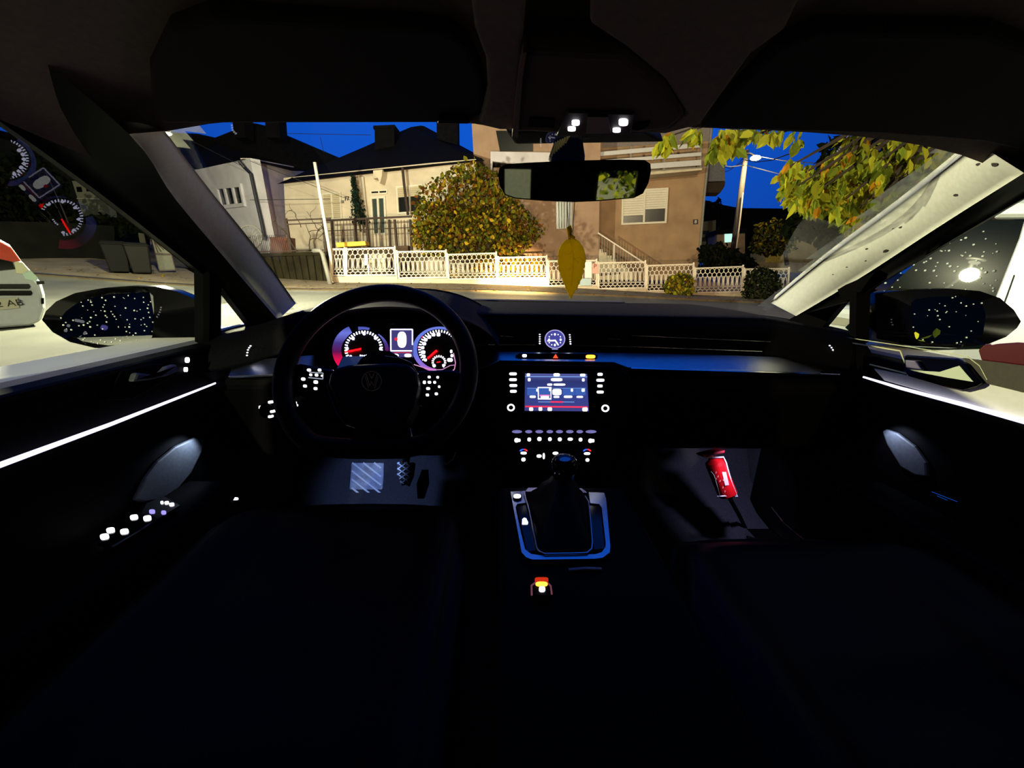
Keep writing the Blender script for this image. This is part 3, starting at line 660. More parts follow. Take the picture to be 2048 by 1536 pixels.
shrub('hedge', 'dark hedge behind the fence at the corner of the brown house', aty(1450, 545, 18), [([(1400, 490), (1440, 486), (1470, 498), (1512, 520), (1515, 548), (1398, 548)], 1)], 1500, 17, 20, .2, L_d, [.6, .4], 8)
# ---- fallen leaves on the pavement
b = MB()
for _ in range(420):
    x = random.uniform(-14, 10); y = random.uniform(12.0, 14.9); p = V((x, y, G(x, y)+.062)); b.k = random.choice((0, 0, 1, 2))
    leaf(b, p, random.uniform(.05, .11), Matrix.Rotation(random.uniform(0, 6.28), 3, 'Z') @ Matrix.Rotation(random.gauss(0, .25), 3, 'X'))
tag(b.build('fallen_leaves', [L_y[0], L_y[3], L_t[2]]), 'scattered fallen leaves on the sandy pavement', 'leaves', kind='stuff')

# ---- street to the right
t = thing('street_lamp', 'tall grey utility post with a glowing street light among the wires', 'street lamp', aty(1466, 520, 28))
b = MB(); b.tube([aty(1493, 300, 28), aty(1480, 400, 28), aty(1464, 525, 28)], [.15, .18, .22], 12); b.build('post', M('post_concrete', (92, 88, 84), .9, var=.15), t, smooth=True)
b = MB(); b.tube([aty(1492, 306, 27.8), aty(1500, 306, 27.4), aty(1510, 311, 27.0)], .04, 6); b.build('arm', m_gsteel, t)
b = MB(); b.ball(aty(1511, 316, 26.9), (.30, .30, .14), 16, 8); b.build('lamp_head', EM('lamp_glow', (255, 244, 200), 30), t, smooth=True)
b = MB(); b.tube([aty(1486, 385, 27.6), aty(1480, 440, 27.6), aty(1471, 510, 27.6)], .05, 6); b.build('conduit', m_steel, t)
lamp('street_light_right', 'POINT', aty(1512, 320, 26.4), 1500, (255, 226, 170), shadow_soft_size=.2)
t = thing('street_lamp', 'street light on a mast seen past the top of the driver-side pillar', 'street lamp', aty(416, 614, 8.6))
LA = aty(323, 283, 8.0)
b = MB(); q = aty(416, 616, 8.6); b.tube([q, aty(408, 500, 8.6), aty(346, 350, 8.5), aty(316, 300, 8.2), LA+V((-.02, .05, .12))], .04, 8); b.build('post', M('post_dark', (30, 30, 30), .7), t, smooth=True)
b = MB(); b.ball(LA+V((0, 0, .15)), (.20, .16, .05), 14, 6); b.build('lamp_head', M('lamp_head_dark', (24, 24, 24), .7), t, smooth=True)
b = MB(); b.ball(LA+V((0, 0, .07)), (.10, .09, .04), 14, 6); b.build('lens', EM('lamp_glow_left', (255, 250, 210), 40), t, smooth=True)
bpy.data.objects['street_light_ahead'].location = LA+V((.02, -.05, -.2))
b = MB()
for A_, B_ in (((1400, 318, 24), (1490, 330, 28)), ((1490, 330, 28), (1760, 372, 20)), ((1400, 288, 24), (1492, 306, 28)), ((1492, 308, 28), (1800, 330, 18)), ((1445, 345, 30), (1490, 312, 28)), ((1450, 335, 40), (1490, 320, 28)), ((1491, 320, 28), (1600, 300, 14))):
    p, q = aty(*A_), aty(*B_); b.tube([p, p.lerp(q, .33)-UP*.2, p.lerp(q, .66)-UP*.2, q], .022, 5)
tag(b.build('power_line', m_rubber), 'black overhead wires strung from the utility post', 'wire')
b = MB()
for A_, B_ in (((640, 273, 22), (648, 305, 22)), ((575, 267, 23), (742, 270, 23)), ((500, 322, 18), (700, 400, 18)), ((500, 400, 18), (660, 398, 18)), ((300, 240, 20), (480, 330, 18))):
    b.tube([aty(*A_), aty(*B_)], .014, 4)
tag(b.build('roof_wire', m_rubber), 'thin wires and aerial above the roofs of the pale houses', 'wire')
HP = [(1360, 398), (1414, 401), (1442, 409), (1479, 416), (1567, 417), (1640, 412), (1760, 402), (1900, 396), (2100, 402)]
b = MB(); b.prism([aty(x, y, 150) for x, y in HP]+[aty(2100, 520, 150), aty(1360, 520, 150)], (0, 40, 0)); struct(b.build('hill', M('wooded_hill', (9, 12, 18), .95, var=.5, scale=.2)), 'dark wooded hill beyond the street')
def block(label, q, y, dep, m, roof=None, wins=()):
    t = thing('house', label, 'house', aty((q[0][0]+q[2][0])/2, q[2][1], y)); pl = Pl(aty(*q[0], y), (-.2, -1, 0)); mb = MB(); ppoly(mb, pl, q, -dep, 0); mb.build('wall', m, t)
    if roof: mb = MB(); ppoly(mb, pl, roof, -dep, .4); mb.build('roof', m_roof, t)
    for w_, mm in wins: Qq = Q(pl, *w_); mb = MB(); Qq.box(mb, 0, 0, 1, 1, .0, .05); mb.build('window', mm, t)
    return t
m_lit = EM('lit_window', (190, 236, 226), 1.3)
block('small far house with a lit window beyond the utility post', [(1434, 466), (1490, 463), (1490, 545), (1432, 545)], 42, 3, m_pink, [(1430, 461), (1492, 457), (1492, 466), (1430, 469)], [([(1449, 467), (1464, 466), (1464, 484), (1449, 485)], m_lit), ([(1470, 468), (1476, 468), (1475, 478), (1470, 479)], m_wfr)])
block('dim grey far house next to the dark hedge', [(1402, 444), (1432, 440), (1430, 510), (1400, 510)], 46, 6, M('far_grey', (96, 90, 78), .9, var=.2), None, [([(1404, 462), (1418, 461), (1417, 468), (1404, 469)], m_dark), ([(1404, 475), (1428, 474), (1428, 482), (1404, 483)], m_dark)])
block('pale far building half hidden behind the small tree', [(1572, 450), (1634, 446), (1634, 545), (1572, 545)], 40, 6, M('far_pale', (178, 170, 140), .9, var=.2), [(1568, 446), (1636, 441), (1636, 450), (1568, 453)], [([(1600, 452), (1612, 452), (1612, 464), (1600, 465)], m_dark)])
block('low yellow-green shed by the far garden wall', [(1532, 504), (1575, 500), (1575, 530), (1530, 530)], 32, 3, M('shed_yellow', (150, 140, 70), .9, var=.3, scale=6))
b = MB(); ppoly(b, Pl(aty(1540, 530, 27), (0, -1, 0)), [(1500, 524), (1660, 528), (1660, 545), (1500, 542)], -.3, 0); tag(b.build('garden_wall', m_conc), 'pale low garden wall far down the street', 'wall')
b = MB(); ppoly(b, Pl(aty(1436, 350, 22.5), (-.3, -1, 0)), [(1420, 324), (1450, 322), (1450, 362), (1417, 363)], -1, 0); bl = tag(b.build('side_balcony', M('grey_balcony', (110, 112, 124), .8, var=.15)), 'grey balcony jutting out beside the corner of the brown house', 'balcony')
b = MB(); ppoly(b, Pl(aty(1436, 350, 22.5), (-.3, -1, 0)), [(1415, 366), (1450, 364), (1448, 374), (1440, 386), (1414, 386)], -1, .1); b.build('soffit', m_bark, bl)
def tree(label, trunk, polys, n, y0, y1, size, mats, wts, droop=.5, r0_=.12, name='tree', nb=12, pts0=None):
    t = thing(name, label, 'tree', trunk[0]); pts = []
    for P_, k in polys: pts += scatter(P_, int(n*k), y0, y1)
    foliage('foliage', t, pts, size, mats, wts, droop, .32); mb = MB()
    mb.tube(trunk, [r0_*(1-.5*i/(len(trunk)-1)) for i in range(len(trunk))], 8); mb.build('trunk', m_bark, t); mb = MB(); top = V(trunk[-1])
    for i in range(nb): q = random.choice(pts); mid = top.lerp(q, .5)+V((0, 0, .1*(q-top).length)); mb.tube([top, mid, q], [r0_*.45, r0_*.28, r0_*.06], 5)
    mb.build('branch', m_bark, t); return t
tree('small bare-trunked tree with pale leaves beside the utility post', [aty(1574, 530, 24), aty(1570, 505, 24), aty(1565, 478, 24)], [([(1500, 500), (1512, 450), (1545, 436), (1580, 442), (1594, 470), (1586, 500), (1545, 512)], 1)], 1000, 23, 25.5, .26, [L_y[1], L_y[2], L_y[0], L_d[1]], [.4, .4, .15, .5])
tree('dark conifer silhouette against the far hill', [aty(1437, 520, 60), aty(1437, 420, 60), aty(1437, 400, 60)], [([(1437, 389), (1446, 420), (1450, 450), (1424, 450), (1430, 420)], .6), ([(1414, 400), (1425, 410), (1426, 450), (1408, 450)], .4)], 700, 59, 61, .6, L_d, [.7, .3], nb=3)
tree('big dark tree standing behind the overhanging branch', [aty(1700, 560, 13), aty(1690, 480, 13), aty(1680, 420, 13)], [([(1640, 300), (1680, 270), (1900, 260), (2000, 300), (1990, 420), (1760, 470), (1660, 480), (1570, 470), (1575, 430), (1630, 400)], 1)], 3800, 11.5, 14.5, .3, L_d, [.6, .4], r0_=.2)
NEAR = [([(1562, 345), (1580, 315), (1612, 322), (1640, 345), (1660, 400), (1640, 425), (1590, 412), (1560, 385)], .16), ([(1655, 300), (1700, 265), (1740, 262), (1760, 300), (1720, 380), (1700, 410), (1655, 395), (1640, 340)], .17), ([(1740, 300), (1790, 270), (1900, 268), (1935, 290), (1860, 350), (1800, 400), (1745, 450), (1700, 462), (1705, 420), (1730, 360)], .36),
        ([(1425, 300), (1432, 258), (1490, 256), (1495, 275), (1470, 300), (1440, 305)], .08), ([(1665, 380), (1690, 380), (1688, 425), (1668, 436)], .04), ([(1585, 256), (1605, 256), (1602, 295), (1588, 296)], .01), ([(1690, 415), (1730, 410), (1720, 462), (1698, 466)], .05), ([(1490, 256), (1570, 258), (1560, 272), (1500, 270)], .03), ([(1380, 256), (1404, 256), (1396, 274), (1384, 272)], .02), ([(1312, 292), (1330, 268), (1352, 264), (1345, 285), (1320, 298)], .04)]
tree('overhanging branches with yellow-green autumn leaves above the bonnet', [V((5.6, 4.6, .2)), V((5.5, 4.5, 1.8)), V((5.2, 4.4, 3.0))], NEAR, 1750, 4.0, 5.4, .135, L_t, [.45, .42, .10], droop=1.3, r0_=.13, nb=34)

# ---- street to the left, through the driver's window
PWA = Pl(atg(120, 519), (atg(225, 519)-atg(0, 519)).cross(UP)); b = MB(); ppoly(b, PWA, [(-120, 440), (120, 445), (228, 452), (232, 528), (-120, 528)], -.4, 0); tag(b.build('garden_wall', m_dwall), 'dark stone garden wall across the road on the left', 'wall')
block('pale far house with two small windows seen through the driver-side window', [(144, 362), (180, 361), (209, 384), (222, 434), (166, 432)], 30, 2.5, M('far_greenish', (150, 152, 134), .9, var=.1), None, [([(154, 374), (163, 374), (165, 384), (156, 384)], m_dark), ([(173, 373), (183, 373), (185, 383), (175, 383)], m_dark), ([(155, 396), (198, 397), (198, 399), (155, 398)], m_wfr)])
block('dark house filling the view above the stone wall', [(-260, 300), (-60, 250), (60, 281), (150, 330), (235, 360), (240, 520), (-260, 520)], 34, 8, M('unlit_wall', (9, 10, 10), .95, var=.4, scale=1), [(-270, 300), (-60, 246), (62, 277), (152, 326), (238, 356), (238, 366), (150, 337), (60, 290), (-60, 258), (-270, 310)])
shrub('hedge', 'dark hedge above the stone garden wall on the left', atg(110, 515)+V((0, 1, 0)), [([(-60, 330), (60, 300), (130, 350), (150, 430), (240, 430), (350, 440), (350, 470), (225, 470), (-60, 460)], 1)], 2600, 18.5, 22, .26, L_d, [.6, .4], 10)
GA = atg(320, 548); PG = Pl(GA, (.62, -.78, .0)); t = thing('garden_gate', 'pale patterned metal gate between posts on the far pavement', 'gate', GA)
b = MB(); Qg = Q(PG, (303, 476), (336, 480), (352, 541), (318, 543)); Qg.box(b, 0, 0, 1, .04, -.04, .02); Qg.box(b, 0, .44, 1, .50, -.04, .02); Qg.box(b, 0, .96, 1, 1, -.04, .02); Qg.box(b, 0, 0, .05, 1, -.04, .02); Qg.box(b, .95, 0, 1, 1, -.04, .02); b.build('frame', m_brsteel, t)
b = MB(); Qg.box(b, .05, .5, .95, .96, -.02, 0); b.build('lower_panel', M('gate_grey', (84, 84, 74), .7, var=.1), t)
b = MB(); Qg.box(b, .05, .04, .95, .44, -.03, -.02); b.build('upper_panel', M('gate_grey_light', (88, 88, 76), .7), t)
b = MB()
for i in range(7): an = math.pi*(.06+.14*i); p = Qg.p(.15, .44, .0); b.tube([Qg.p(.1, .06, .0), Qg.p(min(.93, .1+.95*math.sin(an*.5)), .06+.37*math.cos(an*.5)**2 if i < 6 else .42, .0)], .012, 4)
b.build('scrollwork', m_brsteel, t)
b = MB(); Qg.box(b, -.75, -.1, -.4, 1.08, -.3, .05); tag(b.build('gate_post', M('gate_post_grey', (46, 45, 38), .9, spec=.1, var=.2), bevel=.02), 'square grey gate post beside the dark bins', 'post')
def bin_(px, py, label, hgt, m):
    p = atg(px, py); t = thing('wheelie_bin', label, 'bin', p, 'bins on the far pavement'); X = V((.78, .62, 0)); Y = V((-.62, .78, 0)); b = MB()
    def ringp(z, w, d): return [p+X*sx_*w+Y*sy_*d+V((0, 0, z)) for sx_, sy_ in ((-1, -1), (1, -1), (1, 1), (-1, 1))]
    A_, B_ = ringp(.08, .22, .25), ringp(hgt*.9, .29, .33); b.add(A_+B_, [[3, 2, 1, 0], [4, 5, 6, 7], [0, 1, 5, 4], [1, 2, 6, 5], [2, 3, 7, 6], [3, 0, 4, 7]]); b.build('body', m, t, bevel=.03)
    b = MB(); A_, B_ = ringp(hgt*.9, .31, .36), ringp(hgt, .26, .30); b.add(A_+B_, [[3, 2, 1, 0], [4, 5, 6, 7], [0, 1, 5, 4], [1, 2, 6, 5], [2, 3, 7, 6], [3, 0, 4, 7]]); b.build('lid', m, t, bevel=.02)
    for s_ in (-1, 1): b = MB(); c = p+X*s_*.24+Y*.24+V((0, 0, .09)); b.lathe(c-X*.03, X, [(.09, 0), (.09, .06)], 14); b.build('wheel', m_rubber, t)
bin_(243, 549, 'plain dark wheelie bin, farther from the gate', 1.0, M('bin_dark', (10, 10, 9), .7, spec=.1)); bin_(287, 551, 'dark wheelie bin right beside the gate post', 1.0, M('bin_grey', (14, 14, 12), .6, spec=.12))

# ---- white car on the left, seen from behind
CA = atg(60, 655); n = V((.80, -.60, 0)); PV = Pl(CA, n); t = thing('parked_car', 'white car with a red tail lamp parked across the road on the left', 'car', CA)
OUT = [(-200, 440), (-60, 455), (0, 478), (20, 489), (44, 522), (62, 541), (84, 566), (91, 590), (92, 617), (84, 642), (62, 652), (-10, 658), (-200, 668)]
b = MB(); ppoly(b, PV, OUT, -3.9, 0); b.build('body', M('silver_white_paint', (150, 156, 160), .3, coat=.5, var=.05), t, bevel=.06, seg=3)
b = MB(); ppoly(b, PV, [(-160, 500), (0, 515), (22, 520), (30, 538), (-10, 542), (-160, 545)], 0, .012); b.build('rear_window', m_gloss, t)
b = MB(); ppoly(b, PV, [(-30, 478), (0, 483), (22, 495), (42, 522), (26, 524), (-30, 512)], .0, .04); b.build('tail_lamp', M('tail_lamp_red', (170, 64, 48), .25, var=.1), t, bevel=.01)
b = MB(); ppoly(b, PV, [(28, 524), (44, 525), (58, 541), (46, 548), (32, 546)], .0, .03); b.build('reversing_lamp', M('lamp_clear', (190, 190, 160), .2), t)
b = MB(); ppoly(b, PV, [(44, 546), (60, 540), (76, 556), (72, 562), (50, 558)], .0, .03); b.build('corner_panel', M('pale_lamp', (170, 196, 180), .3), t)
b = MB()
for y0, x1 in ((570, 58), (583, 62)): ppoly(b, PV, [(-200, y0-2), (x1, y0-2), (x1+3, y0+3), (x1, y0+8), (-200, y0+8)], .0, .008)
ppoly(b, PV, [(72, 562), (88, 562), (89, 568), (74, 569)], 0, .008); ppoly(b, PV, [(82, 596), (88, 596), (88, 608), (82, 608)], 0, .008)
b.build('grille_slot', m_gloss, t)
b = MB(); Qp = Q(PV, (-70, 603), (35, 595), (38, 616), (-70, 626)); Qp.box(b, 0, 0, 1, 1, 0, .015); pl_ = b.build('licence_plate', M('plate_white', (150, 150, 132), .5), t)
b = MB(); o_ = Qp.p(.825, .5, .017); b.text('2 AB', Qp.size()[1]*.8, o_, Qp.p(1, .5)-Qp.p(0, .5), Qp.p(.5, 0)-Qp.p(.5, 1), .002); b.build('plate_lettering', m_rubber, pl_)
for d_ in (-.35, -3.1): b = MB(); c = PV.at(45, 645, d_); X = V((.6, .8, 0)); b.lathe(c-X*.2+V((0, 0, .12)), X, [(.2, 0), (.31, .02), (.31, .2), (.2, .22)], 20); b.build('wheel', m_rubber, t)
# ---- white car parked close on the right
t = thing('parked_car', 'white car with dark wet windows parked close beside the passenger door', 'car', (2.8, 3.2, 0)); PX = Pl((1.95, 2, 1), (-1, 0, 0)); PXG = Pl((1.97, 1.6, 1.05), (-.9935, -.0234, .111))
b = MB(); belt = .995
b.prism([(1.95, 1.28, .42), (1.95, 1.22, .75), (1.95, 1.30, belt), (1.95, 2.42, .95), (1.95, 2.58, .84), (1.95, 2.9, .765), (1.95, 4.2, .66), (1.95, 4.45, .56), (1.95, 4.5, .42)], (1.75, 0, 0)); b.build('body', m_white_paint, t, bevel=.05, seg=3)
b = MB(); gl = [PXG.at(1860, 500), PXG.at(1978, 440), PXG.at(2200, 440), PXG.at(2100, 696), PXG.at(1740, 700), PXG.at(1690, 655)]
b.prism(gl, (1.5, 0, 0)); b.build('window_band', M('wet_dark_glass', (4, 12, 11), .012, spec=.10, coat=.016), t); bpy.data.materials['wet_dark_glass'].node_tree.nodes['Principled BSDF'].inputs['Coat Roughness'].default_value = .17
b = MB(); b.prism([PXG.at(1975, 438, .01), PXG.at(2030, 396, .01), PXG.at(2300, 396, .01), PXG.at(2300, 438, .01)], (1.5, 0, .0)); b.build('roof', m_white_paint, t, bevel=.02)
b = MB(); ppoly(b, PXG, [(2049, 478), (2000, 600), (1990, 700), (2260, 700), (2260, 440), (2060, 440)], -.05, .03); cp = b.build('rear_pillar', m_white_paint, t, bevel=.008)
b = MB(); bar(b, PXG, (2042, 552), (2019, 616), 2.2, .03, .032); b.build('seam', m_rubber, cp)
b = MB(); ppoly(b, PX, [(1968, 700), (1982, 688), (2048, 684), (2120, 690), (2120, 740), (1975, 722)], .0, .03); b.build('tail_lamp', M('tail_lamp_dark_red', (70, 6, 8), .2), t, bevel=.008)
b = MB(); ppoly(b, PX, [(1664, 632), (1712, 640), (1712, 656), (1660, 648)], .0, .006); b.build('door_handle', M('handle_grey', (120, 118, 100), .5), t, bevel=.003)
for y in (1.75, 3.9): b = MB(); b.lathe((2.0, y, .32), (1, 0, 0), [(.2, 0), (.32, .02), (.32, .2), (.2, .22)], 20); b.build('wheel', m_rubber, t)
b = MB()
for _ in range(110):
    px, py = random.uniform(1745, 1995), random.uniform(450, 600)
    if py < 436+(1978-px)*.62: continue
    b.ball(PXG.at(px, py, .001), random.uniform(.002, .0055), 6, 4)
o = b.build('water_drops', M('water_drop', (214, 222, 214), .22, spec=1.0), t); o['kind'] = 'stuff'

# ---- behind the car, seen only in the rear-view mirror
b = MB(); b.box((-1.5, -9.0, .95), (2.4, .3, 1.9)); tag(b.build('rear_wall', M('pale_yard_wall', (206, 200, 170), .9, var=.1)), 'pale lit wall behind the car, seen at the driver end of the rear-view mirror', 'wall')
t = thing('shrub', 'green bush behind the car, seen in the passenger end of the rear-view mirror', 'shrub', (2.0, -7.5, 0)); foliage('foliage', t, [V((2.0+random.gauss(0, .55), -7.5+random.gauss(0, .4), abs(random.gauss(.7, .5)))) for _ in range(900)], .16, L_t[:2]+[L_y[2]], [.3, .4, .4])
b = MB(); b.tube([(2.0, -7.5, 0), (2.0, -7.5, .8)], .03, 6); b.build('stem', m_bark, t)
# ================================================================== dashboard
def extr(mb, prof, x0, x1): return mb.prism([(x0, y, z) for y, z in prof], (x1-x0, 0, 0))
dash = thing('dashboard', 'black dashboard with a full-width brushed metal strip under the windscreen', 'dashboard', (0, 1.2, .9))
PRO = [(1.68, .975), (1.45, 1.010), (1.2, 1.020), (1.0, 1.016), (.968, 1.004), (.952, .985), (.945, .962), (.938, .926)]
def dtop(u, v):
    x = -.775+1.55*u; y, z = path(PRO, v)[:2]; s_ = sstep(.56, .76, abs(x)); return (x, y-.10*s_*v, z-(.06 if x < 0 else .03)*s_*(1-.4*v))
b = MB(); b.grid(dtop, 48, 28, (0, .03, -.04)); b.build('top_cover', m_soft, dash, smooth=True)
PSX = Pl((0, .93, .924), (0, -.42, .907))
b = MB(); ppoly(b, PSX, [(962.8, 702.5), (1280, 706), (1460, 710.5), (1600, 715), (1660, 718), (1690, 732), (1700, 747), (1460, 740.5), (1256.5, 735), (1228, 724.5), (998, 721), (971.6, 734), (950, 735.5)], -.006, 0)
strip = b.build('trim_strip', m_alu, dash, bevel=.001)
b = MB(); ppoly(b, PSX, [(456, 753), (466, 730), (480, 721), (640, 709), (640, 744)], -.006, 0); b.build('trim_strip', m_alu, dash, bevel=.001)
b = MB(); bar(b, PSX, (1262, 737.2), (1701, 750.5), 2.4, -.004, .002); bar(b, PSX, (1640, 746.5), (1702, 749), 4, -.004, .003); b.build('chrome_edge', m_chrome, dash)
PVB = Pl((0, .944, .95), (0, -.99, .12))
b = MB()
for L_ in (((1262, 671), (1545, 683.5)), ((1262, 693), (1560, 704)), ((1148, 690.5), (1262, 693.5)), ((945, 689), (1072, 689.5)), ((1000, 672), (1026, 673.5)), ((1215, 677.5), (1240, 678.5))): bar(b, PVB, *L_, 1.3, .0, .004)
b.build('vent_slat', m_chrome, dash)
each(dash, 'vent_wheel_light', e_white, PVB, [(1079.3, 668.8+i*4.5, 3.2, 1.9+.2*i) for i in range(5)]+[(1139.0+i*.4, 669.5+i*4.5, 3.2, 1.9+.2*i) for i in range(5)], .002, .004, 10, 2)
PVR = Pl(aty(1656, 700, .90), (-.3, -.95, .1)); PVL = Pl(aty(502, 700, .90), (.3, -.95, .1))
each(dash, 'side_vent_light', e_white, PVR, [(x, y, 2.8, 2.4) for x, y in ((1651.5, 690), (1655, 694), (1657.6, 698.5), (1658.8, 703), (1658.5, 707.5))], .018, .020, 10, 2)
each(dash, 'side_vent_light', e_white, PVL, [(x, y, 3.6, 2.5) for x, y in ((506, 690.5), (503.2, 694), (501, 698.3), (499.8, 703.5), (499, 709))], .018, .020, 10, 2)
b = MB(); extr(b, [(.870, .880), (.852, .86), (.866, .702), (.885, .688), (1.25, .70), (1.25, .90)], .16, .775); b.build('glovebox', m_black, dash, bevel=.012)
b = MB(); extr(b, [(.870, .880), (.852, .86), (.90, .66), (.93, .645), (1.25, .66), (1.25, .90)], -.775, -.16); b.build('knee_panel', m_black, dash, bevel=.012)
b = MB(); extr(b, [(.90, .87), (.90, .70), (1.25, .70), (1.25, .90)], -.17, .17); b.build('centre_core', m_black, dash)
b = MB(); bar(b, Pl(aty(705, 560, 1.3), (0, -.1, 1)), (705, 609), (1200, 601), 3, 0, .002) if 0 else b.box((.02, 1.36, 1.018), (.62, .05, .006)); b.build('demister_grille', m_grey, dash, bevel=.002)
b = MB(); PSW = Pl(aty(535, 820, .815), (.15, -.95, .25)); pill(b, PSW, 536, 820, 26, 30, 0, .012, 20, 2); lsw = b.build('light_switch', m_black, dash)
b = MB()
for x, y, w_ in ((544.5, 803.5, 6), (522, 814.5, 8), (526.5, 825, 8), (548.5, 822, 6), (544.5, 832, 6)): pill(b, PSW, x, y, w_, w_*.85, .0005, .002 if w_ == 8 else .014)
b.build('switch_light', e_white, lsw)
# hazard switch bar in the strip
hz = thing('switch_bar', 'slim black switch bar with a glowing red hazard triangle set in the metal strip', 'switch panel', PSX.at(1111, 712))
PHZ = Pl(PSX.at(1111, 716, .002), (0, -.75, .66))
b = MB(); ppoly(b, PHZ, [(1031, 711), (1038, 707), (1188, 707.5), (1196, 711.5), (1188, 717), (1038, 716.5)], -.004, 0); b.build('housing', m_gloss, hz)
b = MB(); pill(b, PHZ, 1049, 711.7, 9, 6, .0003, .001); b.build('icon_light', e_white, hz)
b = MB(); ppoly(b, PHZ, [(1111, 708.4), (1106, 716.2), (1116, 716.2)], .0003, .0012); b.build('hazard_triangle', EM('hazard_glow', (255, 70, 40), 2.0), hz)
b = MB(); pill(b, PHZ, 1181, 713.5, 19, 7, .0003, .0012); b.build('passenger_airbag_light', EM('amber_glow', (255, 140, 30), 7.0), hz)
# clock
ck = thing('dashboard_clock', 'round analogue clock with lavender dial and white hands in the centre of the dashboard', 'clock', aty(1110, 697, .935))
PCK = Pl(aty(1110, 678, .934), (0, -.97, .22)); cx, cy = 1109.5, 678.5
b = MB(); b.lathe(PCK.at(cx, cy, -.012), PCK.n, [(.0235, 0), (.0235, .0135), (.021, .0135), (.021, .0125)], 36); b.build('case', m_black, ck, smooth=False)
b = MB(); pring(b, PCK, cx, cy, 20.5, 19, 2, .0015, .004, 40); b.build('bezel', EM('clock_ring', (176, 170, 236), 1.0), ck)
b = MB(); pill(b, PCK, cx, cy, 36, 33, .001, .002, 36, 2); b.build('dial', EM('clock_dial', (78, 78, 170), .85), ck)
b = MB()
for i in range(12):
    a = i*math.pi/6; r_ = 12.8 if i % 3 else 11.5; x, y = cx+r_*math.sin(a), cy+1+(r_*.92)*-math.cos(a)
    each(ck, 'hour_mark', e_white, PCK, [(x, y, 2.3 if i % 3 else 3.8, 2.2 if i % 3 else 4.8)], .002, .0026, 8, 2)

b = MB(); bar(b, PCK, (cx+1, 681), (1094.5, 681.8), 2.4, .003, .0036); b.build('minute_hand', e_white, ck)
b = MB(); bar(b, PCK, (cx, 680.5), (1115, 688.2), 2.4, .0036, .0042); b.build('hour_hand', e_white, ck)
b = MB(); bar(b, PVB, (1103.5, 698.4), (1115.5, 698.4), 1.4, .0, .004); b.build('badge_line', e_lav, ck)

# ================================================================== instrument cluster
ic = thing('instrument_cluster', 'lit instrument cluster with two round dials behind the steering wheel', 'instrument cluster', (-.33, .9, .9))
PIC = Pl((-.33, .86, .945), (0, -.93, .37))
b = MB()
def hood(u, v):
    x = -.56+.46*u; k = max(0.0, 1-((x+.33)/.235)**2)**.5; return (x, .845+.30*v, .955+.085*k+.025*v*k-.02*(1-k))
b.grid(hood, 30, 8, (0, .01, -.012)); b.build('hood', m_soft, ic, smooth=True)
b = MB(); ppoly(b, PIC, [(630, 640), (700, 634), (830, 634), (915, 640), (930, 700), (915, 760), (640, 760), (625, 700)], -.06, -.006); b.build('housing', m_black, ic)
def emrad(name, stops):      # emissive ring imitating the glow reflected by the dial's outer cone
    m = bpy.data.materials.new(name); m.use_nodes = True; n = m.node_tree; n.nodes.clear()
    t = n.nodes.new('ShaderNodeTexCoord'); s_ = n.nodes.new('ShaderNodeSeparateXYZ'); n.links.new(t.outputs['Generated'], s_.inputs[0])
    r_ = n.nodes.new('ShaderNodeValToRGB'); el = r_.color_ramp.elements
    el[0].position, el[0].color = stops[0][0], (*lin(stops[0][1]), 1); el[1].position, el[1].color = stops[-1][0], (*lin(stops[-1][1]), 1)
    for p, c in stops[1:-1]: q = el.new(p); q.color = (*lin(c), 1)
    n.links.new(s_.outputs['Z'], r_.inputs[0]); e_ = n.nodes.new('ShaderNodeEmission'); n.links.new(r_.outputs[0], e_.inputs[0]); e_.inputs[1].default_value = 1
    o = n.nodes.new('ShaderNodeOutputMaterial'); n.links.new(e_.outputs[0], o.inputs[0]); return m
em_t = emrad('tacho_cone_reflection', [(0, (255, 20, 90)), (.25, (225, 16, 80)), (.42, (96, 20, 80)), (.62, (70, 50, 130)), (.85, (110, 120, 220)), (1, (70, 80, 170))])
em_s = emrad('speedo_cone_reflection', [(0, (230, 90, 160)), (.15, (150, 110, 220)), (.4, (96, 116, 218)), (1, (110, 128, 226))])
# tachometer
ta = MB(); pring(ta, PIC, 721, 700, 57, 52, 17, -.004, -.001, 40, math.pi*.72, math.pi*1.36); pring(ta, PIC, 721, 700, 56, 47, 9, -.004, -.001, 24, math.pi*1.47, math.pi*1.60); pring(ta, PIC, 722, 700, 55, 42, 7, -.004, -.001, 24, math.pi*1.72, math.pi*2.02)
tach = ta.build('tachometer', em_t, ic)
b = MB(); pill(b, PIC, 727.5, 698, 84, 78, -.003, .0, 40, 2); b.build('dial_face', M('dial_black', (8, 8, 14), .4), tach)
b = MB()
for i in range(27):
    a = math.radians(212-i*9.0); c, s_ = math.cos(a), math.sin(a); L_ = 5.2
    bar(b, PIC, (727.5+38*c, 698-36.5*s_), (727.5+(38-L_)*c, 698-(36.5-L_)*s_), 2.1, .0005, .0012)
b.build('tick_mark', e_tick, tach)
b = MB(); xa = V((1, 0, 0)); ya = V((0, .37, .93))
for d_, x, y in ((0, 701.5, 714), (1, 694.5, 697), (2, 706.5, 677), (3, 728.5, 667.5), (4, 751, 676.5), (5, 761.5, 697.5)): b.text(str(d_), .0105, PIC.at(x, y, .001), xa, ya, .0006); pill(b, PIC, x, y, 5.2, 5.2, .0004, .001)
for i in range(4): pill(b, PIC, 721+i*4, 712-abs(i-1.5)*.6, 2.4, 3, .0005, .001)
b.build('numeral', e_tick, tach)
b = MB(); ppoly(b, PIC, [(723, 696.8), (723, 699.8), (694, 705.8), (690, 705.2), (694, 702.8)], .003, .004); b.build('needle', EM('needle_red', (255, 3, 6), 14), tach)
b = MB(); b.lathe(PIC.at(728, 698, .001), PIC.n, [(.0055, 0), (.005, .005)], 16); b.build('needle_cap', m_black, tach)
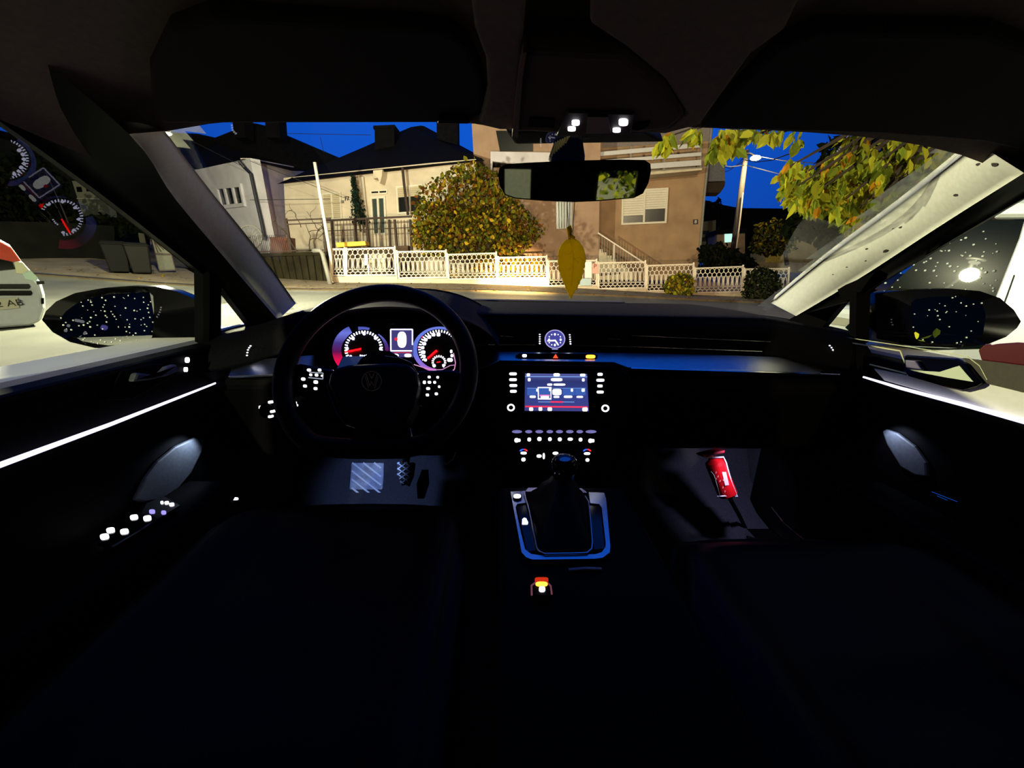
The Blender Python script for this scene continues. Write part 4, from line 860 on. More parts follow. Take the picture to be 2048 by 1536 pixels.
b = MB(); ppoly(b, PIC, [(764, 710), (769, 703), (772, 712), (762, 713)], .0, .001); b.build('red_zone', EM('red_zone_glow', (255, 4, 8), 6), tach)
# speedometer
sp = MB(); pring(sp, PIC, 879, 699, 54, 46, 12, -.004, -.001, 40, math.pi*.55, math.pi*1.62)
speed = sp.build('speedometer', em_s, ic)
b = MB(); pill(b, PIC, 878, 698, 88, 80, -.003, 0, 40, 2); b.build('dial_face', bpy.data.materials['dial_black'], speed)
b = MB()
for i in range(24):
    a = math.radians(216-i*8.4); c, s_ = math.cos(a), math.sin(a); bar(b, PIC, (878+41*c, 698-38*s_), (878+(36)*c, 698-33.5*s_), 2.0, .0005, .0012)
b.build('tick_mark', e_tick, speed)
b = MB()
for x, y, w_, h_ in ((877, 669, 8, 8), (867, 669.5, 8, 7), (858.5, 674, 8, 7), (851.5, 679.5, 7.5, 7), (848.5, 687.5, 8, 7), (845.5, 695.5, 7, 6), (846.5, 704.5, 9, 7.5), (847.5, 713, 8, 6.5), (851, 720, 6, 6), (902.5, 703, 5, 7), (904, 711.5, 6, 6), (900, 720, 12, 8)): each(speed, 'numeral', e_tick, PIC, [(x, y, w_*.9, h_*.9)], .0005, .001)
b = MB()
for x, y in ((845, 674.5), (837.5, 694.5)): pill(b, PIC, x, y, 5, 4, .0006, .001)
b.build('red_mark', EM('red_mark_glow', (190, 40, 70), 1.0), speed)
b = MB(); ppoly(b, PIC, [(876, 702), (873.5, 699.5), (855, 716), (856.5, 718.5)], .003, .004); b.build('needle', bpy.data.materials['needle_red'], speed)
b = MB(); pring(b, PIC, 878, 698, 5.5, 5.2, 1.3, .003, .005, 18); b.build('needle_cap', M('cap_grey', (60, 56, 66), .4), speed)
fg = MB()
for i in range(15):
    a = math.radians(225-i*19.3); c, s_ = math.cos(a), math.sin(a); bar(fg, PIC, (878+14.5*c, 724.5-14*s_), (878+10.5*c, 724.5-10*s_), 2.2, .001, .0016)
pill(fg, PIC, 868.5, 731.5, 6, 6, .001, .0016); pill(fg, PIC, 887, 731, 5, 5, .001, .0016); fg.build('fuel_gauge', e_white, speed)
b = MB(); ppoly(b, PIC, [(873, 724), (881, 722.5), (881, 725), (874, 726)], .0017, .0024); b.build('fuel_needle', EM('fuel_red', (230, 30, 40), 1.4), speed)
b = MB(); b.tube([PIC.at(x, y, .004) for x, y in ((828, 729), (850, 736), (870, 741), (892, 746.5), (902, 745), (909, 738), (911, 726), (907, 706))], .0011, 6); b.tube([PIC.at(x, y, .004) for x, y in ((866, 740), (885, 739), (900, 731), (909, 730))], .0009, 6); b.build('glowing_surround', EM('edge_pink_reflection', (226, 160, 214), .9), speed)  # emissive edge imitates dial glow caught by the surround
# display
ds = MB(); ppoly(ds, PIC, [(780, 657.5), (826, 657.5), (826.5, 714), (779.5, 714)], -.003, .0); disp = ds.build('display', EM('display_blue', (70, 66, 128), .9), ic)
b = MB()
for a_, c_ in (((781.5, 659), (825, 659)), ((825, 659), (825, 690)), ((781.5, 659), (782, 702)), ((782, 701.8), (824, 701.8))): bar(b, PIC, a_, c_, 2.4, .0003, .001)
b.build('frame_line', EM('display_white', (232, 224, 255), 2.0), disp)
b = MB(); pill(b, PIC, 804, 679.5, 18, 32, .0003, .0012, 20, 2.6); pill(b, PIC, 789, 711, 17, 6.5, .0003, .001); pill(b, PIC, 816, 711, 14, 6.5, .0003, .001); b.build('car_symbol', EM('display_glow', (255, 255, 250), 2.4), disp)
b = MB(); pill(b, PIC, 792.5, 678.5, 7, 6.5, .0014, .002, 14, 2); b.build('open_door_symbol', EM('door_red', (235, 40, 60), 1.2), disp)
b = MB(); bar(b, PIC, (788, 705.2), (822, 705.2), 2.2, .0003, .001); b.build('red_line', EM('display_red', (190, 60, 90), .9), disp)
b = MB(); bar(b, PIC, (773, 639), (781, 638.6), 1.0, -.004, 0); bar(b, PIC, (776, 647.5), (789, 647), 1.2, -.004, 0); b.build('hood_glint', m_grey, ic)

# ================================================================== steering wheel
wc = V((-.313, .66, .946)); wt = math.radians(36.8); E1 = V((1, 0, 0)); E2 = V((0, math.sin(wt), math.cos(wt))); WN = V((0, -math.cos(wt), math.sin(wt)))
sw = thing('steering_wheel', 'black leather steering wheel with a round airbag hub and lit buttons', 'steering wheel', wc)
R0 = .1595
b = MB(); rp = []
for i in range(72):
    a = 2*math.pi*i/72; r_ = R0*(1 if math.sin(a) > -.80 else 1-.14*((-math.sin(a)-.80)/.20))
    rp.append(wc+E1*R0*math.cos(a)+E2*r_*math.sin(a) if math.sin(a) > -.8 else wc+E1*R0*math.cos(a)+E2*r_*math.sin(a))
b.tube(rp, .0165, 14, closed=True, flat=tuple(WN)); b.build('rim', m_leather, sw, smooth=True)
PWH = Pl(wc, WN); PHB = Pl(wc+WN*.012, WN)
HUB = [(664, 752), (676, 739), (700, 733), (740, 731), (790, 729), (820, 732), (836, 748), (840, 775), (832, 815), (815, 850), (785, 868), (745, 868), (705, 855), (682, 820), (660, 772)]
b = MB(); ppoly(b, PHB, HUB, -.03, .012); hub = b.build('airbag_cover', M('airbag_cover_black', (8, 8, 8), .5, bump=.06, scale=300, spec=.2), sw, bevel=.008, seg=3)
b = MB(); HE = [PHB.at(x, y, .004) for x, y in [(654, 768), (661, 795), (675, 828), (692, 850), (712, 856)]]; b.tube(HE, .0011, 6); b.tube([PHB.at(x, y, .004) for x, y in [(770, 712), (800, 716), (822, 725), (836, 748)]], .0009, 6); b.build('chrome_line', m_chrome, sw)
em = MB(); cxe, cye = 744, 763; PEM = Pl(wc+WN*.0245, WN)
pring(em, PEM, cxe, cye, 20.5, 20.5, 2.2, 0, .002, 36)
for a_, c_ in (((733, 749), (740, 773)), ((755, 749), (748, 773)), ((740, 773), (744, 764)), ((744, 764), (748, 773)), ((738.5, 746.5), (744, 758)), ((749.5, 746.5), (744, 758)), ((731, 753), (738, 778)), ((757, 753), (750, 778))): bar(em, PEM, a_, c_, 2.0, 0, .002)
em.build('emblem', m_chrome, hub)
PSP = Pl(wc-WN*.004, WN)
b = MB(); ppoly(b, PSP, [(560, 735), (600, 726), (668, 738), (660, 800), (600, 790), (562, 782)], -.018, 0); sl = b.build('spoke', m_gloss, sw, bevel=.005)
b2 = MB(); ppoly(b2, PSP, [(834, 740), (900, 738), (942, 745), (942, 790), (905, 800), (836, 810)], -.018, 0); sr = b2.build('spoke', m_gloss, sw, bevel=.005)
b3 = MB(); ppoly(b3, PSP, [(700, 850), (820, 850), (830, 905), (815, 916), (705, 916), (692, 905)], -.016, 0); s3 = b3.build('spoke', m_gloss, sw, bevel=.005)
b = MB()
for x, y, w_, h_ in ((618.5, 740.5, 8.5, 6), (639.5, 740.5, 7.5, 6), (607, 758.5, 9, 6.5), (610.5, 772.5, 8, 6), (632, 764.5, 9.5, 7), (631.5, 777.5, 8, 6), (633.5, 750.5, 7, 6), (622, 750, 6, 5), (644.5, 752, 4.5, 4)): each(sl, 'button_light', e_white, PSP, [(x, y, w_*.9, h_*.9)], .0006, .0015)
b = MB()
for a_, c_ in (((619, 745), (646.5, 746.5)), ((646.5, 746.5), (646, 758)), ((646, 758.5), (617.5, 755.5))): bar(b, PSP, a_, c_, 1.5, .0006, .0015)
b.build('button_outline', EM('outline_grey', (170, 178, 190), .9), sl)
b = MB()
for x, y, w_, h_ in ((858.5, 754.5, 6.5, 5), (875.5, 755, 5.5, 5), (849, 765, 6.5, 7), (869.5, 765, 6, 5.5), (859, 765, 7.5, 5.5), (856.5, 777.5, 8.5, 5.5), (878.5, 773.8, 5, 5), (855, 790.3, 7, 5.5), (872.8, 788, 7, 5.5)): each(sr, 'button_light', e_white, PSP, [(x, y, w_*.9, h_*.9)], .0006, .0015)
b = MB(); pill(b, PSP, 733, 906.5, 27, 3, .0005, .002, 16, 2); pill(b, PSP, 797, 906.5, 40, 3.4, .0005, .002, 16, 2); b.build('spoke_highlight', m_chrome, s3)  # chrome slivers imitate the highlights on the lower spoke
b = MB(); b.tube([PWH.at(941, 752, .006), PWH.at(940.5, 775, .006), PWH.at(938, 802, .006)], .0014, 6); b.tube([PWH.at(912, 904, .004), PWH.at(905, 920, .004), PWH.at(890, 930, .004)], .0012, 6); b.build('rim_bright_line', m_chrome, sw)  # lower chrome tube imitates a metallic highlight on the rim
b = MB(); b.tube([wc-WN*.01, wc-WN*.22], [.045, .05], 16); b.build('column_shroud', m_black, sw, smooth=True)
b = MB(); ca, cb = aty(672, 736, .662), aty(772, 736, .662); cc_, cd_ = aty(768, 710, .745), aty(684, 712, .745); b.prism([ca, cb, cc_, cd_], (0, .004, -.045)); b.build('hub_lit_patch', M('hub_patch_cream', (186, 184, 164), .45, var=.15, scale=150), sw, bevel=.004)  # added shelf, its cream colour stands in for lamplight on the hub
b = MB(); q0 = wc-WN*.07; b.tube([q0+E1*-.04, q0+E1*-.12+E2*.01, aty(588, 806, .72)], [.008, .009, .011], 8); stk = b.build('indicator_stalk', m_black, sw, smooth=True)
PSK = Pl(aty(590, 806, .705), (0, -1, .2)); b = MB()
for x, y in ((586.5, 803), (591.5, 805.5), (594, 810.5)): pill(b, PSK, x, y, 4.6, 4.6, 0, .002)
b.build('stalk_symbol', e_white, stk)

# ================================================================== touchscreen unit
tu = thing('touchscreen_unit', 'lit blue touchscreen with rows of white-lit keys and two knobs in the centre stack', 'touchscreen', (0.03, .84, .80))
PI_ = Pl((0, .835, .87), (0, -.955, .297))
b = MB(); ppoly(b, PI_, [(965, 742), (1000, 728), (1226, 731), (1262, 748), (1250, 858), (985, 856)], -.10, 0); b.build('bezel', m_soft, tu, bevel=.006)
b = MB(); ppoly(b, PI_, [(1008, 741), (1217, 744), (1215, 790), (1205, 800), (1200, 838), (1030, 836), (1023, 800), (1012, 788)], .0, .002); b.build('glass_panel', m_gloss, tu)
def emgrad():
    m = bpy.data.materials.new('screen_picture'); m.use_nodes = True; n = m.node_tree; n.nodes.clear()
    t = n.nodes.new('ShaderNodeTexCoord'); s_ = n.nodes.new('ShaderNodeSeparateXYZ'); n.links.new(t.outputs['Generated'], s_.inputs[0])
    r_ = n.nodes.new('ShaderNodeValToRGB'); el = r_.color_ramp.elements
    for p, c in ((0, (64, 66, 132)), (1, (86, 92, 160))): el[int(p)].color = (*lin(c), 1)
    q = el.new(.5); q.color = (*lin((52, 66, 142)), 1); q = el.new(.8); q.color = (*lin((46, 54, 112)), 1)
    n.links.new(s_.outputs['Z'], r_.inputs[0]); e_ = n.nodes.new('ShaderNodeEmission'); n.links.new(r_.outputs[0], e_.inputs[0]); e_.inputs[1].default_value = 1.0
    o = n.nodes.new('ShaderNodeOutputMaterial'); n.links.new(e_.outputs[0], o.inputs[0]); return m
b = MB(); ppoly(b, PI_, [(1050, 747), (1173.5, 748), (1177, 822.5), (1049, 821.5)], .002, .003); scr = b.build('screen', emgrad(), tu)
def sc(x, y): return (980+x/6.4, 720+y/6.4)
em_scr = EM('screen_white', (246, 244, 255), 2.0); b = MB(); D0, D1 = .0031, .0036
for x, y, w_, h_ in ((490, 190, 46, 40), (850, 190, 88, 44), (1183, 193, 74, 36), (500, 252, 38, 46), (1190, 255, 36, 44), (850, 252, 160, 44), (762, 315, 70, 30), (885, 315, 165, 30), (545, 470, 84, 34), (848, 472, 80, 28), (996, 470, 118, 34), (1145, 472, 90, 28), (1045, 386, 30, 42), (1188, 386, 44, 44), (598, 386, 16, 40), (762, 378, 20, 44), (700, 474, 120, 32), (525, 628, 56, 50), (643, 625, 50, 54), (763, 628, 62, 52), (1212, 630, 74, 58), (854, 410, 128, 88)):
    each(scr, 'screen_symbol', em_scr, PI_, [(*sc(x, y), w_/6.4*.92, h_/6.4*.92)], D0, D1, 12, 4)
ppoly(b, PI_, [sc(608, 346), sc(782, 346), sc(784, 358), sc(608, 358)], D0, D1); ppoly(b, PI_, [sc(610, 490), sc(780, 490), sc(780, 506), sc(612, 504)], D0, D1); ppoly(b, PI_, [sc(608, 346), sc(620, 346), sc(624, 505), sc(612, 505)], D0, D1); ppoly(b, PI_, [sc(772, 346), sc(784, 346), sc(782, 505), sc(772, 505)], D0, D1)
b.build('tile_frame', em_scr, scr)
em_tile = EM('tile_blue', (62, 96, 178), 1.0); E0, E1_ = .00305, .0033
for x0, y0, x1, y1 in ((475, 360, 600, 450), (625, 360, 770, 440), (930, 360, 1080, 450), (1085, 360, 1220, 450)): b = MB(); ppoly(b, PI_, [sc(x0, y0), sc(x1, y0), sc(x1, y1), sc(x0, y1)], E0, E1_); b.build('screen_tile', em_tile, scr)
b = MB()
for x0, y0, x1, y1, w_ in ((450, 212, 1240, 216, 8), (615, 535, 1075, 537, 7), (475, 360, 1220, 360, 4)): bar(b, PI_, sc(x0, y0), sc(x1, y1), w_/6.4, D0, D1)
b.build('screen_line', EM('line_blue', (130, 170, 240), 1.2), scr)
b = MB(); bar(b, PI_, sc(770, 535), sc(930, 537), 20/6.4, .0036, .004); bar(b, PI_, sc(450, 594), sc(1245, 602), 20/6.4, D0, D1); b.build('red_line', EM('screen_red', (232, 52, 86), 1.2), scr)
b = MB(); bar(b, PI_, sc(632, 452), sc(762, 452), 16/6.4, D0, D1); b.build('pink_line', EM('screen_pink', (230, 130, 200), 1.1), scr)
b = MB()
for x, y, w_ in ((294, 178, 94), (294, 252, 96), (298, 327, 98), (298, 401, 84), (1405, 184, 64), (1409, 259, 100), (1404, 333, 64), (1407, 410, 86)): each(tu, 'key_light', e_white, PI_, [(*sc(x, y), w_/6.4, 36/6.4)], .0021, .003, 12, 4)
for x, y in ((1021.5, 814.5), (1207, 816)):
    b = MB(); b.lathe(PI_.at(x, y, .002), PI_.n, [(.0135, 0), (.0130, .012), (.0105, .0125)], 28); kn = b.build('knob', m_black, tu)
    b = MB(); pring(b, PI_, x, y, 7.6, 7.2, 3.0, .0145, .0155, 28); b.build('ring_light', e_white, kn)
    b = MB(); pill(b, PI_, x, y, 7, 6.6, .0145, .015, 14, 2); b.build('knob_centre', M('knob_purple', (30, 16, 34), .4), kn)

# ================================================================== climate panel
cl = thing('climate_controls', 'dark climate panel with a row of lavender glows and white symbols below the screen', 'control panel', (0.03, .82, .72))
PC_ = Pl((.03, .80, .775), (0, -.86, .51))
b = MB(); ppoly(b, PC_, [(995, 852), (1232, 855), (1222, 950), (1005, 946)], -.09, 0); b.build('panel', m_black, cl, bevel=.006)
b = MB()
em_glow = EM('glow_lavender', (128, 124, 190), .85)
for x, w_ in ((345, 130), (495, 90), (630, 100), (765, 84), (888, 90), (1020, 96), (1148, 84), (1292, 140)): each(cl, 'button_glow', em_glow, PC_, [(980+x/6.4, 720+918/6.4, w_/6.4, 42/6.4)], .0005, .0012, 16, 2)
b = MB()
for x, y, w_, h_ in ((340, 1028, 56, 58), (374, 1028, 34, 42), (502, 1018, 46, 50), (632, 1012, 54, 52), (766, 1014, 46, 48), (893, 1016, 50, 48), (1026, 1014, 66, 40), (1158, 1020, 46, 48), (1285, 1034, 54, 56), (1320, 1034, 30, 44), (430, 1192, 80, 36), (428, 1274, 54, 50), (628, 1230, 64, 42), (688, 1230, 28, 80), (838, 1194, 74, 38), (1030, 1232, 62, 36), (812, 1274, 30, 28), (1242, 1198, 82, 34), (1246, 1280, 48, 44)): each(cl, 'symbol_light', e_white, PC_, [(980+x/6.4, 720+y/6.4, w_/6.4, h_/6.4)], .0005, .0012, 10, 2.4)
for cx_ in (430, 1242):
    b = MB(); pring(b, PC_, 980+cx_/6.4, 720+1172/6.4, 8.4, 5.4, 3.4, .0005, .0012, 10, math.pi*1.05, math.pi*1.48); b.build('cold_arc', EM('arc_blue', (40, 90, 255), 2.0), cl)
    b = MB(); pring(b, PC_, 980+cx_/6.4, 720+1172/6.4, 8.4, 5.4, 3.4, .0005, .0012, 10, math.pi*1.52, math.pi*1.95); b.build('warm_arc', EM('arc_red', (255, 40, 50), 2.0), cl)

# ================================================================== centre console, lever, brake switch
cc = thing('centre_console', 'black centre console with a sky-reflecting metal surround around the gear lever', 'console', (0.02, .5, .32))
PZ = Pl((0, .5, .715), (0, 0, 1))
b = MB(); b.prism([(-.105, .05, .31), (-.105, .05, .70), (-.105, .40, .713), (-.105, .665, .713), (-.105, .73, .655), (-.105, .95, .65), (-.105, .95, .31)], (.255, 0, 0)); b.build('body', m_black, cc, bevel=.015, seg=3)
b = MB()
ppoly(b, PZ, [(1021, 988), (1050, 986), (1053, 1010), (1034, 1013), (1031, 1020), (1042, 1072), (1050, 1104), (1062, 1113.5), (1080, 1116), (1080, 1124.6), (1064, 1124.5), (1052, 1120), (1043, 1110)], 0, .005)
ppoly(b, PZ, [(1080, 1116), (1190, 1114), (1190, 1123), (1080, 1124.6)], 0, .005)
ppoly(b, PZ, [(1190, 1114), (1203, 1110), (1210, 1100), (1211, 1092), (1203, 1020), (1198, 1013), (1180, 1011), (1177, 989), (1208, 990), (1212, 1003), (1220, 1098), (1219, 1110), (1205, 1121), (1190, 1123)], 0, .005)
ppoly(b, PZ, [(1050, 986), (1057, 979), (1108, 979), (1106, 985), (1056, 987)], 0, .004); ppoly(b, PZ, [(1146, 980), (1163, 980), (1174, 989), (1148, 989)], 0, .004)
b.build('metal_surround', M('satin_metal', (200, 206, 216), .26, 1.0), cc)
b = MB(); b.tube([PZ.at(x, y, .007) for x, y in ((1048, 988), (1056, 1012), (1064, 1050), (1073, 1095), (1078, 1103), (1090, 1108), (1150, 1107), (1174, 1106), (1183, 1098), (1184.5, 1085), (1181, 1040), (1177, 1004), (1170, 992))], .0014, 6); b.build('gaiter_ring', m_alu, cc)
b = MB(); pill(b, PZ, 1034.5, 1000, 19, 13, .005, .008, 20, 2); sb = b.build('start_button', m_gloss, cc)
b = MB(); pill(b, PZ, 1034.3, 1000, 15, 8.5, .008, .0085, 14, 2.4); b.build('start_light', e_white, sb)
b = MB(); ppoly(b, PZ, [(1034, 1016), (1054, 1012), (1072, 1104), (1054, 1106)], .001, .003); b.build('button_row', m_gloss, cc); b = MB(); ppoly(b, PZ, [(1179, 1014), (1200, 1016), (1209, 1100), (1188, 1102)], .001, .003); bt = b.build('button_row', m_gloss, cc)
b = MB(); ppoly(b, PZ, [(1044, 1052), (1044.5, 1043), (1048, 1040), (1052, 1041), (1056, 1049), (1055, 1052)], .003, .0045); b.build('button_light', e_white, bt)
b = MB(); b.tube([PZ.at(x, y, .0) for x, y in ((1137, 1140.5), (1170, 1138), (1203, 1138.6))], .0028, 8); b.build('lid_edge', m_alu, cc)
gl = thing('gear_lever', 'black gear lever with a rounded glossy knob and leather gaiter', 'gear lever', (0.01, .57, .715))
kc = aty(1128, 930, .615); ft = aty(1126, 1042, .555)
b = MB(); rng = [PZ.at(x, y, .004) for x, y in ((1054, 990), (1170, 992), (1182, 1096), (1078, 1100))]; cm = sum(rng, V((0, 0, 0)))/4; tp = V((kc.x, kc.y-.005, .775))
P_ = []
for k in range(7):
    t_ = k/6; s_ = 1-.86*t_; bul = .0025*math.sin(k*2.6)
    for q in range(16):
        a = q/16*4; i = int(a); e_ = rng[i].lerp(rng[(i+1) % 4], a-i); P_.append(cm.lerp(tp, t_)+(e_-cm)*(s_+bul*10))
b.add(P_, [[k*16+q, k*16+(q+1) % 16, (k+1)*16+(q+1) % 16, (k+1)*16+q] for k in range(6) for q in range(16)]); b.build('gaiter', m_leather, gl, smooth=True)
b = MB(); b.tube([tp-V((0, 0, .02)), kc], .009, 10); b.build('shaft', m_chrome, gl, smooth=True)
b = MB(); b.lathe(kc-V((0, 0, .028)), (0, -.15, 1), [(.011, 0), (.020, .008), (.0235, .024), (.0225, .038), (.016, .047), (.004, .050)], 24); kb = b.build('knob', m_gloss, gl, smooth=True)
b = MB(); pill(b, Pl(kc+V((0, -.02, .026)), (0, -.5, .86)), 1130, 919, 22, 9, 0, .001, 16, 2); b.build('knob_highlight', m_chrome, kb)  # chrome disc stands in for the highlight on the knob
pb = thing('parking_brake_switch', 'parking brake switch glowing orange on the console behind the gear lever', 'switch', PZ.at(1083, 1185))
b = MB(); ppoly(b, PZ, [(1063, 1194), (1062, 1170), (1068, 1165.5), (1096, 1165.5), (1102, 1171), (1104, 1192), (1098, 1206), (1070, 1206)], -.002, .010); b.build('button', m_black, pb, bevel=.003)
b = MB(); b.tube([PZ.at(x, y, .0105) for x, y in ((1063.5, 1190), (1063, 1171), (1069, 1166.5), (1096, 1166.5), (1101.5, 1172), (1103.5, 1188))], .0013, 6); b.build('glowing_surround', EM('lit_frame', (120, 66, 84), .8), pb)  # silver outline made emissive to imitate the light it catches
b = MB(); pill(b, PZ, 1082.5, 1173, 27, 11, .0102, .011, 16, 4); b.build('glow_window', EM('brake_red', (214, 50, 22), .9), pb)
b = MB(); pill(b, PZ, 1082.5, 1182.5, 24, 9.5, .0112, .012, 16, 2.6); b.build('brake_light', EM('brake_amber', (255, 150, 40), 5), pb)
b = MB(); pill(b, PZ, 1083.5, 1192.3, 12.5, 10, .0102, .012, 14, 2.6); b.build('brake_symbol', e_white, pb)
# ================================================================== doors
m_insert = M('pale_door_insert', (226, 224, 206), .6, var=.05, scale=60)
m_olive = M('upper_door_plastic', (66, 62, 44), .85, var=.12, scale=120)
m_ext = M('body_paint', (236, 236, 222), .4, var=.03)
def door(sx, label):
    t = thing('door_card', label, 'door', (sx*.78, .5, .36)); x0 = sx*.752
    b = MB(); b.prism([(x0, -.24, .36), (x0, 1.12, .36), (x0, 1.12, .935), (x0, .9, .945), (x0, -.24, .955)], (sx*.05, 0, 0)); b.build('inner_panel', m_black, t, bevel=.008)
    b = MB(); b.prism([(sx*.806, -.24, .36), (sx*.806, 1.12, .36), (sx*.806, 1.12, .952), (sx*.806, -.24, .962)], (sx*.108, 0, 0)); b.build('outer_skin', m_ext, t, bevel=.012)
    b = MB(); b.prism([(sx*.655, .10, .66), (sx*.655, .74, .64), (sx*.655, .74, .686), (sx*.655, .10, .706)], (sx*.1, 0, 0)); b.build('armrest', m_black, t, bevel=.012)
    return t
dl = door(-1, 'driver-side door with a white light strip, lit switches and an armrest')
PDL = Pl((-.751, .6, .8), (1, 0, 0)); PDR = Pl((.751, .6, .8), (-1, 0, 0))
b = MB(); b.tube([PDL.at(x, y, .008) for x, y in ((-120, 975), (0, 930), (220, 849), (433, 765.5))], [.0042, .004, .0034, .0022], 8); b.build('light_strip', e_led, dl, smooth=True)
b = MB(); ppoly(b, PDL, [(205, 800), (240, 742), (300, 728), (350, 728), (352, 745), (330, 760), (260, 800)], -.002, .004); hd = b.build('handle_recess', m_black, dl, bevel=.002)
b = MB(); ppoly(b, PDL, [(248, 764), (255, 745), (300, 750), (318, 733), (336, 728), (346, 742), (320, 752), (280, 760)], .004, .016); b.build('handle', m_grey, hd, bevel=.004)
each(dl, 'lock_light', e_white, PDL, [(371.5, 720, 8, 11), (368.5, 739, 7, 9.5)], .002, .004)
b = MB(); ppoly(b, PDL, [(403, 880), (399, 905), (378, 947), (352, 978), (318, 1000), (284, 1006), (262, 1000), (285, 955), (310, 922), (345, 893), (385, 875)], -.002, .006); b.build('map_pocket', m_grey, dl, bevel=.004)
b = MB(); ppoly(b, PDL, [(322, 1002), (360, 994), (362, 1004), (355, 1012), (330, 1012)], -.002, .05); b.build('grip', m_grey, dl, bevel=.004)
PAR = Pl((-.68, .5, .694), (0, .03, 1)); b = MB()
ppoly(b, PAR, [(195, 1100), (262, 1030), (330, 1000), (365, 1020), (300, 1060), (225, 1105)], .006, .010); swp = b.build('switch_panel', m_gloss, dl, bevel=.002)
for x, y, w_, h_ in ((212.5, 1085, 18, 11), (224.5, 1072, 17, 10), (252, 1074.5, 17, 10), (271, 1045.5, 16, 9.5), (297.5, 1047.5, 16, 10), (326.5, 1015.5, 6, 5), (336, 1016, 9, 5.5), (346, 1019.5, 10, 6)): each(swp, 'switch_light', e_white, PAR, [(x, y, w_, h_)], .0102, .0115, 14, 3, -.15)
each(swp, 'child_lock_light', EM('lav_dim', (150, 140, 240), 1.4), PAR, [(307, 1034, 12, 8), (330, 1036, 10, 7.5)], .0102, .0115)
b = MB(); pill(b, PDL, 469.5, 997.5, 10, 5.5, .0, .003); b.build('lit_mark', e_white, dl)  # small lit mark of unidentified source, set on the door
b = MB(); b.tube([PDL.at(x, y, .012) for x, y in ((251, 1046), (268, 1032), (314, 1010))], .0012, 6); b.build('chrome_line', m_chrome, dl)
lamp('door_patch_fill', 'SPOT', PDL.at(408, 872, .035), 0.42, (206, 226, 255), aim=PDL.at(360, 920, 0), spot_size=math.radians(110), spot_blend=.6, shadow_soft_size=.006)  # added spot to brighten the panel, no lamp known here
lamp('door_handle_light', 'POINT', PDL.at(352, 716, .03), 0.004, (150, 140, 255), shadow_soft_size=.005)

dr = door(1, 'passenger-side door with a pale insert, dark pull handle and a light strip')
b = MB(); ppoly(b, PDR, [(1750, 737), (1823, 752), (1930, 783), (1975, 766), (2048, 784), (2200, 815), (2200, 890), (2048, 840), (1772, 761)], -.001, .004); b.build('door_insert', m_insert, dr, bevel=.001)
b = MB(); ppoly(b, PDR, [(1930, 716), (2048, 731), (2200, 752), (2200, 815), (2048, 784), (1974, 766)], -.001, .006); b.build('upper_trim', m_olive, dr, bevel=.001)
b = MB(); b.tube([PDR.at(x, y, .010) for x, y in ((1727, 754), (1800, 776), (1930, 810), (2048, 843), (2200, 888))], [.0022, .0034, .004, .0042, .0044], 8); b.build('light_strip', e_led, dr, smooth=True)
HF = [(1820, 710), (1925, 717), (1944, 727), (1977, 766), (1966, 773), (1936, 781), (1900, 774), (1824, 752), (1817, 738)]
b = MB(); ppoly(b, PDR, HF, .004, .012); hf = b.build('handle_surround', m_gloss, dr, bevel=.003)
b = MB(); ppoly(b, PDR, [(1828, 738), (1860, 742), (1893, 744), (1933, 731.5), (1962, 764), (1900, 754), (1838, 742)], .012, .014); b.build('recess', M('handle_recess_pale', (204, 214, 176), .6), hf)
b = MB(); ppoly(b, PDR, [(1828, 720), (1850, 722), (1863, 740), (1830, 736)], .012, .02); b.build('handle', M('handle_lavender_lit', (86, 76, 110), .5), hf, bevel=.002)  # lavender light on the lever is put into its colour
b = MB()
for P_ in (((1686, 674), (1820, 694), (1935, 713), (1960, 732), (1975, 760)), ((1697, 685), (1801, 702)), ((1801, 702), (1818, 745)), ((1740, 729), (1818, 748))): b.tube([PDR.at(x, y, .006) for x, y in P_], .0016 if P_[0][0] != 1686 else .0009, 6)
b.build('trim_line', M('lit_chrome_line', (226, 226, 176), .35, .0), dr)  # lamplight on the chrome trim lines is put into pale paint
b = MB(); ppoly(b, PDR, [(1768, 862), (1776, 858), (1800, 866), (1835, 892), (1858, 925), (1860, 955), (1835, 952), (1806, 935), (1778, 890)], -.002, .006); b.build('map_pocket', m_grey, dr, bevel=.004)
b = MB(); PAR2 = Pl((.68, .5, .694), (0, .03, 1)); pill(b, PAR2, 1902, 1012, 16, 9, .012, .014, 12, 3, .2); b.build('switch_light', e_white, dr)
b = MB(); b.tube([PDR.at(1864, 984, .1), PDR.at(1915, 1004, .1)], .0008, 6); b.tube([PDR.at(1874, 992, .1), PDR.at(1895, 1001, .1)], .0007, 6); b.build('chrome_line', m_chrome, dr)
lamp('door_patch_fill', 'SPOT', PDR.at(1762, 856, .035), 0.3, (206, 220, 255), aim=PDR.at(1800, 890, 0), spot_size=math.radians(110), spot_blend=.6, shadow_soft_size=.006)  # added spot for the glow on this panel, not a known lamp
for sx, q in ((-1, ((429, 566), (497, 655), (433, 668))), (1, ((1724, 588), (1693, 605), (1652, 657), (1702, 664), (1714, 655)))):
    pl = PWL if sx < 0 else PWR
    d = dl if sx < 0 else dr
    b = MB(); bar(b, pl, (418, 540) if sx < 0 else (1718, 580), (418, 690) if sx < 0 else (1716, 690), 24 if sx < 0 else 14, -.02, .015); b.build('mirror_post', m_black, d)
b = MB(); bar(b, PWL, (432, 668), (489, 653.5), 4.5, -.012, -.004); ppoly(b, PWL, [(481, 672), (493, 659), (497, 667)], -.01, -.003); b.build('sill_trim', m_ext, dl)

